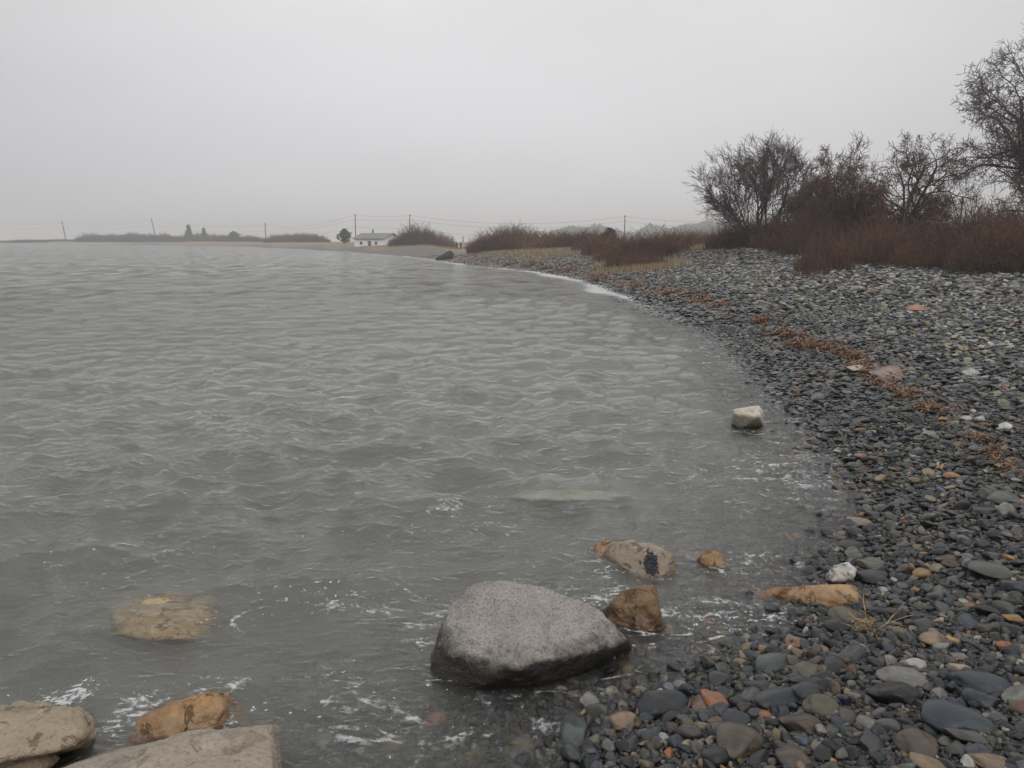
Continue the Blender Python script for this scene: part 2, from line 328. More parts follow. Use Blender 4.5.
# ------------------------------------------------------------------ water
def water_material():
    m, nt, o = newmat('sea_water'); g = geo(nt); P = g.outputs['Position']
    ln = N(nt, 'ShaderNodeVectorMath', operation='LENGTH'); L(nt, P, ln.inputs[0]); dist = ln.outputs['Value']
    def mp(sx, sy, rot):
        q = N(nt, 'ShaderNodeMapping'); q.inputs['Scale'].default_value = (sx, sy, 1); q.inputs['Rotation'].default_value = (0, 0, rot); L(nt, P, q.inputs[0]); return q.outputs[0]
    fine = noise_(nt, mp(0.8, 1.6, 0.3), 9.0, 4, 0.6, dist=0.6)
    mid = noise_(nt, mp(0.6, 1.3, 0.18), 2.0, 6, 0.7, dist=0.3)
    nfine = N(nt, 'ShaderNodeBump'); nfine.inputs['Distance'].default_value = 0.032; L(nt, fine, nfine.inputs['Height'])
    L(nt, range_(nt, dist, 8, 50, 0.8, 0.3), nfine.inputs['Strength'])
    nmid = N(nt, 'ShaderNodeBump'); nmid.inputs['Distance'].default_value = 0.22; L(nt, mid, nmid.inputs['Height']); L(nt, nfine.outputs[0], nmid.inputs['Normal'])
    L(nt, math_(nt, 'MULTIPLY', range_(nt, dist, 4, 22, 0.12, 0.7), range_(nt, dist, 25, 70, 1.0, 0.35)), nmid.inputs['Strength'])
    big = noise_(nt, mp(0.42, 0.13, 0.10), 1.5, 4, 0.6, dist=0.3); nbig = N(nt, 'ShaderNodeBump'); nbig.inputs['Distance'].default_value = 11.0; L(nt, big, nbig.inputs['Height']); L(nt, nmid.outputs[0], nbig.inputs['Normal'])
    gust = range_(nt, noise_(nt, mp(0.60, 0.42, 0.03), 1.0, 5, 0.68, dist=0.3), 0.42, 0.60)
    gust2 = range_(nt, noise_(nt, mp(0.07, 0.10, 0.0), 1.0, 4, 0.6), 0.40, 0.62, 0.7, 1.0)
    L(nt, math_(nt, 'MULTIPLY', math_(nt, 'MULTIPLY', range_(nt, dist, 16, 40, 0.0, 1.0), gust), gust2), nbig.inputs['Strength'])
    nrm = nbig.outputs[0]
    fr = N(nt, 'ShaderNodeFresnel'); fr.inputs['IOR'].default_value = 1.33; L(nt, nrm, fr.inputs['Normal'])
    gl = N(nt, 'ShaderNodeBsdfGlossy'); gl.inputs['Color'].default_value = (1, 1, 1, 1); L(nt, range_(nt, dist, 5, 120, 0.03, 0.12), gl.inputs['Roughness']); L(nt, nrm, gl.inputs['Normal'])
    tr = N(nt, 'ShaderNodeBsdfTransparent')
    ms = N(nt, 'ShaderNodeMixShader'); L(nt, fr.outputs[0], ms.inputs[0]); L(nt, tr.outputs[0], ms.inputs[1]); L(nt, gl.outputs[0], ms.inputs[2])
    # foam: thin broken threads where the water is stirred, solid froth in breakers
    fa = N(nt, 'ShaderNodeAttribute', attribute_name='foam'); ba = N(nt, 'ShaderNodeAttribute', attribute_name='breaker')
    wvec = N(nt, 'ShaderNodeVectorMath', operation='MULTIPLY_ADD'); L(nt, noise_(nt, mp(1, 1, 0), 2.6, 3, 0.5, 1), wvec.inputs[0]); wvec.inputs[1].default_value = (0.5, 0.5, 0); L(nt, mp(0.75, 1.5, 0.25), wvec.inputs[2])
    vo = N(nt, 'ShaderNodeTexVoronoi', feature='DISTANCE_TO_EDGE'); vo.inputs['Scale'].default_value = 3.4; L(nt, wvec.outputs[0], vo.inputs['Vector'])
    gate = noise_(nt, mp(1, 1.6, 0.1), 3.2, 5, 0.65)
    gate2 = noise_(nt, mp(1, 1.4, 0.5), 16.0, 4, 0.65)
    rn = noise_(nt, mp(0.85, 1.3, 0.25), 1.7, 5, 0.55, dist=1.0)
    thick = math_(nt, 'MULTIPLY', fa.outputs['Fac'], math_(nt, 'MULTIPLY', range_(nt, gate, 0.42, 0.66), range_(nt, gate2, 0.35, 0.62)))
    th = math_(nt, 'MULTIPLY', thick, 0.11)
    rdg = math_(nt, 'MULTIPLY', math_(nt, 'ABSOLUTE', math_(nt, 'SUBTRACT', rn, 0.5)), 1.6)
    rdg = math_(nt, 'MINIMUM', rdg, math_(nt, 'ADD', vo.outputs['Distance'], 0.03))
    rdg = math_(nt, 'ADD', rdg, math_(nt, 'MULTIPLY', math_(nt, 'SUBTRACT', noise_(nt, P, 38.0, 3, 0.6), 0.5), 0.09))
    line = math_(nt, 'MULTIPLY', math_(nt, 'SUBTRACT', th, rdg), 15.0, clamp=True)
    speck = math_(nt, 'MULTIPLY', math_(nt, 'SUBTRACT', math_(nt, 'ADD', noise_(nt, P, 24.0, 3, 0.6), math_(nt, 'MULTIPLY', fa.outputs['Fac'], 0.09)), 0.74), 20.0, clamp=True)
    line = math_(nt, 'MAXIMUM', line, speck)
    lace = math_(nt, 'ADD', math_(nt, 'MULTIPLY', math_(nt, 'SUBTRACT', gate2, 0.5), 1.6), math_(nt, 'MULTIPLY', math_(nt, 'SUBTRACT', noise_(nt, P, 34.0, 4, 0.65), 0.5), 2.2))
    br = math_(nt, 'MULTIPLY', math_(nt, 'SUBTRACT', math_(nt, 'ADD', ba.outputs['Fac'], lace), 0.62), 4.0, clamp=True)
    br = math_(nt, 'MULTIPLY', br, math_(nt, 'GREATER_THAN', ba.outputs['Fac'], 0.06))
    fm = math_(nt, 'MULTIPLY', math_(nt, 'MAXIMUM', line, br), 0.68)
    df = N(nt, 'ShaderNodeBsdfDiffuse'); df.inputs[0].default_value = (0.72, 0.74, 0.74, 1)
    m2 = N(nt, 'ShaderNodeMixShader'); L(nt, fm, m2.inputs[0]); L(nt, ms.outputs[0], m2.inputs[1]); L(nt, df.outputs[0], m2.inputs[2])
    L(nt, m2.outputs[0], o.inputs[0])
    pv = N(nt, 'ShaderNodeVolumePrincipled'); pv.inputs['Color'].default_value = (0.66, 0.665, 0.605, 1); pv.inputs['Density'].default_value = 2.7
    L(nt, pv.outputs[0], o.inputs['Volume']); return m

def gauss(x, y, px, py, sx, sy, rot=0.0):
    c = on_z(px, py); dx = x - c[0]; dy = y - c[1]; ca, sa = math.cos(rot), math.sin(rot)
    return np.exp(-((dx * ca + dy * sa) / sx) ** 2 - ((-dx * sa + dy * ca) / sy) ** 2)

def build_water():
    rr = radii_for(1.25, 1.2, 1700, 0.016); ang = np.radians(np.linspace(-50, 46, 860))
    X, Y, Fc, nr, na = polar(rr, ang); d = shore_d(X, Y); r = np.hypot(X, Y)
    sp = np.maximum(0.016, 1.25 * (r * r + 6) / (CAM_H * F)); sp = np.maximum(sp, r * 0.002)
    calm = 0.12 + 0.88 * sstep(0.2, 3.2, -d); calm *= 0.45 + 0.55 * sstep(3.5, 8, r)
    rg = np.random.default_rng(3); Z = np.zeros_like(X); DX = np.zeros_like(X); DY = np.zeros_like(X)
    wx = X + 0.35 * fbm(X / 2.2, Y / 2.2, 40, 2); wy = Y + 0.35 * fbm(X / 2.2, Y / 2.2, 44, 2)
    for lo, hi, n, slope, spread in ((1.5, 2.6, 6, 0.024, 0.40), (0.8, 1.5, 12, 0.034, 0.5), (0.4, 0.8, 20, 0.041, 0.65), (0.16, 0.4, 30, 0.036, 0.8)):
        for _ in range(n):
            lam = lo * (hi / lo) ** rg.random(); th = math.radians(-76) + rg.normal() * spread; k = 2 * math.pi / lam
            a = slope / k * (0.6 + 0.8 * rg.random()) * 1.45; ph = rg.random() * 6.283
            kx, ky = math.cos(th) * k, math.sin(th) * k; arg = kx * wx + ky * wy + ph
            env = 0.55 + 0.9 * (vnoise(X / (lam * 3) + ph * 9, Y / (lam * 3), int(lam * 1000)) + 0.5)
            A = a * env * calm * np.exp(-(1.3 * sp / lam) ** 2 * 2)
            Z += A * np.cos(arg); s = np.sin(arg); DX -= A * s * math.cos(th) * 0.95; DY -= A * s * math.sin(th) * 0.95
    wr = sstep(14, 30, r); lx = np.clip(r * 0.025, 0.5, 4.0)      # far chop, seen at a low angle as short streaks
    for i, (r0, r1, ly) in enumerate(((12, 34, 1.5), (24, 62, 3.5), (50, 120, 9.0), (100, 400, 26.0))):
        m_ = sstep(r0, r0 * 1.4, r) * (1 - sstep(r1 * 0.8, r1, r)) * (-d > 0)
        Z += m_ * (0.012, 0.018, 0.012, 0.005)[i] * ly ** 0.75 * fbm(X / (ly * (0.34, 0.30, 0.22, 0.14)[i]), (Y + 0.1 * X) / (ly * 0.8), 50 + i * 5, 2) * np.clip(-d / 4, 0.1, 1)
    g = lambda *a: gauss(X, Y, *a)
    # small steep wave over the pale slab and the swirl along the rocks
    foam = 0.9 * g(560, 498, 0.9, 0.25) * 0.5 + 1.15 * g(340, 600, 0.75, 0.35, -0.2) + 0.75 * g(450, 522, 0.9, 0.6) + 1.8 * g(735, 622, 0.50, 0.34, 0.35) + 1.1 * g(760, 560, 0.4, 0.4) \
        + 0.6 * g(690, 470, 1.3, 1.0) + 0.9 * g(600, 575, 0.5, 0.5) + 0.5 * g(230, 730, 0.5, 0.5) + 0.55 * g(380, 745, 0.6, 0.4) + 0.8 * g(490, 725, 0.4, 0.15) \
        + 0.5 * g(790, 470, 0.6, 0.8) + 0.55 * g(130, 560, 0.8, 0.6) + 0.6 * g(330, 690, 0.7, 0.3) + 0.45 * g(660, 350, 2.0, 3.0) + 0.8 * g(200, 620, 0.45, 0.2)
    foam += 0.95 * np.exp(-((d + 0.6) / 0.7) ** 2) * sstep(6, 9, r)
    for px, py, rx in ((530, 640, .62), (635, 612, .25), (642, 560, .30), (713, 562, .14), (185, 722, .30), (748, 420, .16), (40, 725, .4)):
        c = on_z(px, py); q = np.hypot((X - c[0]), (Y - c[1]) * 1.1); foam += 0.7 * np.exp(-((q - rx * 1.15) / 0.12) ** 2)
    brk = 0.80 * g(76, 690, 0.13, 0.16, 0.3) + 0.5 * g(30, 702, 0.25, 0.08) + 0.42 * g(620, 655, 0.2, 0.1) + 0.60 * g(655, 645, 0.12, 0.04)
    band = np.exp(-((d + 0.35 * np.clip(r / 30, 0.3, 2)) / (0.02 * np.clip(r, 12, 60))) ** 2) * sstep(18, 28, r) * (0.95 + 0.6 * vnoise(X / 3.0, Y / 3.0, 77)) * (r < 230)
    band += 1.0 * np.exp(-((d + 1.5) / 0.7) ** 2) * sstep(24, 34, r) * (r < 60) * sstep(-0.1, 0.3, vnoise(X / 5, Y / 5, 78))
    band += 0.55 * np.exp(-((d + 0.12) / 0.13) ** 2) * sstep(6, 9, r) * (r < 30) * (0.7 + 1.2 * vnoise(X / 1.1, Y / 1.1, 79))
    brk = np.maximum(brk, band)
    Z += 0.02 * np.clip(brk, 0, 1) * calm + 0.035 * g(560, 492, 0.95, 0.16)
    top = np.stack([X + DX, Y + DY, Z], 1); n = len(top)
    # close the body of water with a deep floor and side walls
    e = np.concatenate([np.arange(na), na * np.arange(1, nr) + na - 1, (nr - 1) * na + np.arange(na - 2, -1, -1), na * np.arange(nr - 2, 0, -1)])
    low = top[e].copy(); low[:, 2] = -3.2; m = len(e); i = np.arange(m); j = (i + 1) % m
    side = np.stack([e[i], n + i, n + j, e[j]], 1)
    me_faces = np.vstack([Fc, side])
    me = bpy.data.meshes.new('water'); V = np.vstack([top, low]).astype(np.float32)
    me.vertices.add(len(V)); me.vertices.foreach_set('co', V.ravel())
    nl = me_faces.size + m; me.loops.add(nl); me.loops.foreach_set('vertex_index', np.concatenate([me_faces.ravel(), (n + i)[::-1]]).astype(np.int32))
    starts = np.concatenate([np.arange(0, me_faces.size, 4), [me_faces.size]]).astype(np.int32)
    me.polygons.add(len(starts)); me.polygons.foreach_set('loop_start', starts)
    sm = np.zeros(len(starts), bool); sm[:len(Fc)] = True; me.polygons.foreach_set('use_smooth', sm)
    me.update(calc_edges=True)
    z = np.zeros(m); vattr(me, 'foam', np.concatenate([foam, z])); vattr(me, 'breaker', np.concatenate([brk, z]))
    o = link('water', me, water_material()); tag(o, 'murky grey green sea water with small choppy waves', 'sea', kind='structure')
build_water()

# ------------------------------------------------------------------ air
HAZE_DENSITY = 0.0009
def build_haze():
    bm = bmesh.new(); bmesh.ops.create_cube(bm, size=1)
    bmesh.ops.scale(bm, vec=(8400, 5600, 64), verts=bm.verts); bmesh.ops.translate(bm, vec=(0, 100, 27.5), verts=bm.verts)
    me = bpy.data.meshes.new('haze'); bm.to_mesh(me); bm.free()
    m, nt, o = newmat('haze'); pv = N(nt, 'ShaderNodeVolumePrincipled'); pv.inputs['Color'].default_value = (0.97, 0.975, 0.985, 1); pv.inputs['Density'].default_value = HAZE_DENSITY
    L(nt, pv.outputs[0], o.inputs['Volume']); ob = link('haze', me, m); tag(ob, 'pale grey sea mist over the whole bay', 'haze', kind='stuff')
build_haze()

# ------------------------------------------------------------------ rocks
def ico(sub):
    bm = bmesh.new(); bmesh.ops.create_icosphere(bm, subdivisions=sub, radius=1.0)
    V = np.array([v.co[:] for v in bm.verts]); Fc = np.array([[v.index for v in f.verts] for f in bm.faces]); bm.free(); return V, Fc
ICO = {k: ico(k) for k in (2, 3, 4, 5, 6)}
def disp(V, scale, octs, seed, kind='fbm'):
    off = Vector((seed * 7.13, seed * 3.7, seed * 1.9)); out = np.empty(len(V))
    for i, v in enumerate(V):
        p = Vector(v) * scale + off
        if kind == 'fbm': out[i] = mnoise.fractal(p, 0.9, 2.1, octs)
        else: out[i] = mnoise.ridged_multi_fractal(p, 0.9, 2.1, octs, 1.0, 2.0) - 1.0
    return out
def hull_rock(name, pts, mat, p=14, amp=0.02, scale=4.0, seed=1, sub=6, ridge=0.0, parent=None, low=0.5, cuts=12, cd=0.80):
    pts = np.array(pts, float); c = pts.mean(0); bm = bmesh.new()
    for q in pts - c: bm.verts.new(q)
    bmesh.ops.convex_hull(bm, input=bm.verts); bm.normal_update(); planes = []
    for f in bm.faces:
        n = np.array(f.normal); dd = n @ np.array(f.verts[0].co)
        if dd < 0: n = -n; dd = -dd
        if dd < 1e-4: continue
        if not any(n @ a > 0.995 and abs(dd - b) < 0.01 for a, b in planes): planes.append((n, dd))
    rc = np.random.default_rng(seed * 31)
    for _ in range(cuts):
        n = rc.normal(size=3); n[2] = abs(n[2]) * 0.8 + 0.1; n /= np.linalg.norm(n); planes.append((n, ((pts - c) @ n).max() * (cd + (1 - cd) * rc.random())))
    bm.free(); V, Fc = ICO[sub]; U = V.copy()
    ext = (pts.max(0) - pts.min(0)); U = U * ext; U /= np.linalg.norm(U, axis=1)[:, None]
    s = np.zeros(len(U))
    for n, dd in planes: s += (np.maximum(U @ n, 0) / dd) ** (p * 2.2)
    r = s ** (-1.0 / (p * 2.2)); W = U * r[:, None]; nrm = U
    size = float(np.linalg.norm(ext)) / 1.5
    a = disp(W, scale, 6, seed) * amp + disp(W, scale * 0.4, 3, seed + 9) * amp * low + disp(W, 18.0, 5, seed + 5) * min(0.007, amp * 0.5)
    if ridge: a = a + disp(W, scale * 0.8, 5, seed + 3, 'r') * ridge
    W = W + nrm * a[:, None]
    o = link(name, mesh_np(name, W, Fc), mat, parent); o.location = c; return o
Z_ = lambda px, py, z: on_z(px, py, z)

M_granite = rock_material('granite_grey', (.27, .25, .23), (.45, .42, .385), (.11, .10, .095), 0.8, 75, stain=((.33, .28, .25), 0.4), algae_shade=((.018, .015, .012), 0.155, 0.95), pits=0.15)  # black algae band also paints in the shade of the undercut front face
M_tan = rock_material('rock_tan', (.24, .19, .13), (.40, .34, .255), (.13, .10, .07), 0.4, 38, stain=((.34, .25, .16), 0.4), pits=0.35)
M_pale = rock_material('rock_pale', (.34, .30, .24), (.48, .44, .37), (.18, .15, .12), 0.35, 30, stain=((.36, .29, .2), 0.3), algae_shade=((.16, .11, .06), 0.10, 0.6))
M_brown = rock_material('rock_brown', (.17, .10, .05), (.31, .20, .11), (.05, .03, .018), 0.5, 22, stain=((.10, .05, .02), 0.5))
M_orange = rock_material('rock_orange', (.34, .16, .05), (.52, .29, .11), (.18, .08, .035), 0.5, 22, stain=((.40, .30, .20), 0.5))
M_darkrock = rock_material('rock_dark', (.018, .018, .017), (.04, .038, .035), (.012, .012, .012), 0.4, 8)

o = hull_rock('granite_boulder', [Z_(466, 586, .34), Z_(484, 580, .385), Z_(546, 584, .39), Z_(596, 608, .28), Z_(630, 640, .13), Z_(584, 640, .185), Z_(557, 657, .175), Z_(520, 667, .175), Z_(455, 652, .185), Z_(443, 618, .22),
    Z_(430, 664, .03), Z_(434, 692, -.10), Z_(446, 702, -.14), Z_(555, 694, -.14), Z_(594, 670, -.1), Z_(630, 656, -.1), Z_(628, 640, -.25), Z_(560, 628, -.3), Z_(470, 628, -.3), Z_(434, 650, -.3)],
    M_granite, p=34, amp=0.017, scale=3.0, seed=13, ridge=0.018, low=0.2, cuts=0)
tag(o, 'large grey granite boulder with a black wet shaded underside at the water edge', 'boulder')
o = hull_rock('angular_rock', [Z_(598, 612, .05), Z_(628, 590, .19), Z_(650, 585, .22), Z_(657, 600, .2), Z_(667, 632, .02), Z_(640, 634, -.02), Z_(604, 622, 0), Z_(632, 596, .18),
    Z_(600, 618, -.2), Z_(668, 636, -.2), Z_(655, 600, -.2), Z_(620, 600, -.2)], M_brown, p=18, amp=0.025, scale=5, seed=3, ridge=0.012)
tag(o, 'brown angular rock with a pale rim just right of the granite boulder', 'rock')
o = hull_rock('patched_rock', [Z_(606, 545, .05), Z_(632, 540, .12), Z_(655, 544, .13), Z_(675, 556, .08), Z_(678, 572, .02), Z_(662, 582, -.02), Z_(620, 574, 0), Z_(604, 562, 0),
    Z_(600, 560, -.3), Z_(680, 576, -.3), Z_(670, 550, -.3), Z_(620, 545, -.3), Z_(650, 590, -.2)], M_pale, p=16, amp=0.022, scale=5, seed=5, ridge=0.008)
tag(o, 'pale tan rock wearing a black mussel patch among the waves', 'rock')
patched = o
o = hull_rock('orange_rock', [Z_(586, 549, -.03), Z_(600, 541, .03), Z_(618, 542, .05), Z_(622, 555, .02), Z_(600, 558, -.04), Z_(585, 560, -.2), Z_(625, 562, -.2), Z_(620, 545, -.2)],
    M_orange, p=10, amp=0.03, scale=5, seed=6)
tag(o, 'low orange rock behind the left end of the mussel patched rock', 'rock')
o = hull_rock('orange_rock', [Z_(697, 560, .0), Z_(706, 549, .10), Z_(717, 551, .10), Z_(728, 567, .0), Z_(712, 570, 0), Z_(695, 565, -.2), Z_(732, 572, -.2), Z_(720, 556, -.2)],
    M_orange, p=14, amp=0.02, scale=6, seed=7, ridge=0.008)
tag(o, 'small peaked orange rock in the water right of the mussel patched rock', 'rock')
o = hull_rock('submerged_rock', [Z_(668, 556, -.06), Z_(680, 550, -.035), Z_(704, 552, -.03), Z_(702, 562, -.06), Z_(668, 562, -.3), Z_(706, 564, -.3), Z_(690, 550, -.3)], M_tan, p=10, amp=0.02, seed=8, sub=5)
tag(o, 'pinkish rock under the water between the mussel patched rock and the peaked orange rock', 'rock')
o = hull_rock('tan_slab', [Z_(722, 594, -.10), Z_(722, 602, -.12), Z_(790, 588, .03), Z_(830, 583, .14), Z_(862, 584, .16), Z_(864, 598, .13), Z_(858, 610, .03), Z_(800, 602, .0), Z_(790, 600, -.02),
    Z_(725, 604, -.3), Z_(866, 612, -.2), Z_(862, 590, -.2), Z_(780, 590, -.3)], M_orange, p=16, amp=0.018, scale=5, seed=9, ridge=0.012)
tag(o, 'long ochre slab sloping from the cobbles down into the foamy water', 'rock')
o = hull_rock('quartz_rock', [Z_(826, 578, .05), Z_(832, 566, .14), Z_(846, 563, .16), Z_(854, 568, .16), Z_(853, 580, .06), Z_(838, 583, .04), Z_(828, 584, -.1), Z_(856, 584, -.1), Z_(852, 572, -.1)],
    rock_material('quartz_white', (.5, .49, .45), (.66, .65, .61), (.3, .28, .25), 0.4, 30), p=12, amp=0.03, scale=8, seed=12, sub=5, ridge=0.01)
tag(o, 'white quartz rock at the waterline behind the ochre slab', 'rock')
o = hull_rock('pale_block', [Z_(733, 409, .24), Z_(759, 405, .30), Z_(763, 412, .20), Z_(763, 426, .0), Z_(731, 424, .0), Z_(733, 414, .18), Z_(760, 417, .20), Z_(742, 428, -.02),
    Z_(730, 425, -.4), Z_(764, 428, -.4), Z_(764, 415, -.4), Z_(734, 412, -.4)], rock_material('block_pale', (.46, .42, .34), (.64, .59, .49), (.25, .2, .15), 0.3, 30, pits=0.25), p=30, amp=0.012, scale=3, cuts=0, seed=14, sub=6, ridge=0.01)
tag(o, 'pale squared stone block standing in the shallows farther along the beach', 'rock')
o = hull_rock('submerged_rock', [Z_(112, 612, -.035), Z_(135, 598, -.015), Z_(170, 592, -.01), Z_(215, 597, -.05), Z_(222, 622, -.10), Z_(205, 640, -.09), Z_(150, 641, -.03), Z_(118, 634, -.02),
    Z_(105, 640, -.6), Z_(225, 645, -.6), Z_(215, 600, -.6), Z_(110, 605, -.6)], rock_material('rock_sunken', (.50, .35, .16), (.64, .48, .26), (.34, .2, .09), 0.5, 14, pits=0.4), p=18, amp=0.018, scale=5, seed=15, ridge=0.008)
tag(o, 'wide yellowish rock lying just under the surface at the left', 'rock')
o = hull_rock('submerged_slab', [Z_(505, 496, -.08), Z_(540, 490, -.045), Z_(600, 491, -.05), Z_(640, 496, -.10), Z_(600, 501, -.06), Z_(530, 501, -.06),
    Z_(500, 504, -.5), Z_(640, 504, -.5), Z_(620, 492, -.5), Z_(520, 492, -.5)], rock_material('slab_pale', (.62, .70, .54), (.78, .84, .68), (.5, .55, .4), 0.2, 10, pits=0.1), p=8, amp=0.02, seed=16, sub=5)  # greenish tone set in the slab's base colour
tag(o, 'long pale slab showing greenish under the waves', 'rock')
o = hull_rock('orange_brown_rock', [Z_(126, 748, -.02), Z_(142, 718, .05), Z_(180, 703, .12), Z_(212, 692, .16), Z_(232, 697, .13), Z_(243, 718, .02), Z_(205, 735, .02), Z_(160, 742, .03),
    Z_(120, 756, -.5), Z_(248, 735, -.5), Z_(235, 700, -.5), Z_(140, 715, -.5), Z_(180, 765, -.3)], M_orange, p=15, amp=0.035, scale=4, seed=17, ridge=0.02)
tag(o, 'rust orange rock awash behind the long granite slab in the corner', 'rock')
fl = hull_rock('rough_rock', [Z_(-60, 722, .34), Z_(-10, 716, .36), Z_(30, 708, .36), Z_(70, 706, .36), Z_(84, 712, .33), Z_(88, 735, .28), Z_(72, 748, .3), Z_(10, 760, .34), Z_(-60, 775, .34),
    Z_(-60, 760, -.6), Z_(95, 745, -.6), Z_(88, 718, -.6), Z_(-60, 720, -.6)], M_tan, p=30, amp=0.035, scale=5, seed=18, ridge=0.045, cuts=4, cd=0.92)
tag(fl, 'tan weathered rock with a broken edge and white splash behind it', 'rock')
o = hull_rock('low_rock', [Z_(-50, 768, .26), Z_(20, 756, .26), Z_(52, 750, .25), Z_(60, 758, .22), Z_(40, 775, .26), Z_(-40, 800, .26), Z_(62, 765, -.5), Z_(-50, 780, -.5), Z_(50, 740, -.5), Z_(-50, 750, -.5)],
    M_tan, p=18, amp=0.03, scale=4, seed=19, sub=5, ridge=0.01)
tag(o, 'low tan rock wedged in the corner under the weathered rock', 'rock')
o = hull_rock('granite_slab', [Z_(274, 725, .52), Z_(240, 731, .55), Z_(150, 748, .56), Z_(80, 766, .56), Z_(0, 800, .56), Z_(60, 900, .6), Z_(270, 900, .56), Z_(277, 760, .48),
    Z_(279, 740, -.5), Z_(282, 900, -.5), Z_(60, 760, -.5), Z_(0, 900, -.5)], rock_material('granite_tan', (.30, .25, .195), (.43, .37, .30), (.16, .13, .105), 0.5, 45, stain=((.27, .21, .15), 0.35), pits=0.2),
    p=34, amp=0.018, scale=4.5, seed=20, ridge=0.012, cuts=3, cd=0.95)
tag(o, 'big tan granite slab cut off by the bottom edge with a sharp right corner', 'rock')
# dark boulder at the far waterline
a = on_z(441, 260.3, 0)
B = lambda px, z, dy=0: np.array([on_y(px, 250, a[1])[0], a[1] + dy, z])
o = hull_rock('dark_boulder', [B(435, -.3, -1.5), B(437, .35, -1.2), B(444, 1.0), B(450, 1.4), B(452, 1.2, 2), B(435, -.3, 1.5), B(454, -.3, -1.4), B(453, .8, -1.2), B(454, -.3, 2.5)], M_darkrock, p=14, amp=0.12, scale=1.0, seed=21, sub=5)
tag(o, 'black wedge shaped boulder at the far waterline below the two walkers', 'boulder')
# mussel patch
from mathutils.bvhtree import BVHTree
M_black = simple('mussel_black', (.012, .013, .02), 0.3, 0.4, 20)
def mussels():
    rg = np.random.default_rng(4); V0, F0 = ICO[2]; VV = []; FF = []; me = patched.data; loc = Vector(patched.location)
    bv = BVHTree.FromPolygons([v.co + loc for v in me.vertices], [tuple(p.vertices) for p in me.polygons]); eye = Vector((0, 0, CAM_H)); last = None
    for i in range(330):
        t = rg.normal() * 0.5; px = 651 + 3 * t * 0.4 + rg.normal() * 2.6; py = 564 + t * 10
        h, n, _, _ = bv.ray_cast(eye, Vector(ray(px, py)).normalized())
        if h is None: continue
        s_ = 0.0095 * (0.6 + 0.7 * rg.random()); E = Matrix.Rotation(rg.random() * 6.28, 3, Vector(rg.normal(size=3)).normalized())
        VV.append((V0 * np.array([1.6, .8, .55]) * s_) @ np.array(E).T + np.array(h + n * 0.004 - loc)); FF.append(F0 + len(FF) * len(V0))
    link('mussel_patch', mesh_np('mussel_patch', np.vstack(VV), np.vstack(FF)), M_black, patched)
mussels()

# ------------------------------------------------------------------ beach stones
def pebble_variants(n, sub, seed0, flat):
    out = []
    for i in range(n):
        rg = np.random.default_rng(seed0 + i); V, Fc = ICO[sub]; s = np.zeros(len(V)); k = rg.integers(7, 13)
        for _ in range(k):
            nn = rg.normal(size=3); nn /= np.linalg.norm(nn); s += (np.maximum(V @ nn, 0) / (0.62 + 0.33 * rg.random())) ** 16
        s += 0.30; r = s ** (-1 / 16.0); W = V * r[:, None]
        if flat:
            W[:, 2] = np.sign(W[:, 2]) * np.abs(W[:, 2]) ** 1.1
        W = W + V * (disp(V, 1.3, 3, seed0 + i) * 0.07)[:, None]
        W /= np.abs(W).max(0); me = mesh_np('pebble_shape', W, Fc); out.append(me)
    return out
M_inst = stone_material('beach_stones', 'inst'); M_obj = stone_material('cobble', 'obj')
small = pebble_variants(9, 2, 100, False); med = pebble_variants(7, 3, 200, True); big = pebble_variants(14, 4, 300, True)
lib = bpy.data.collections.new('pebble_shapes')      # source shapes, never linked to the scene themselves
for i, me in enumerate(small + med):
    me.materials.append(M_inst); ob = bpy.data.objects.new('pebble_shape_%02d' % i, me); lib.objects.link(ob)
for me in big: me.materials.append(M_obj)

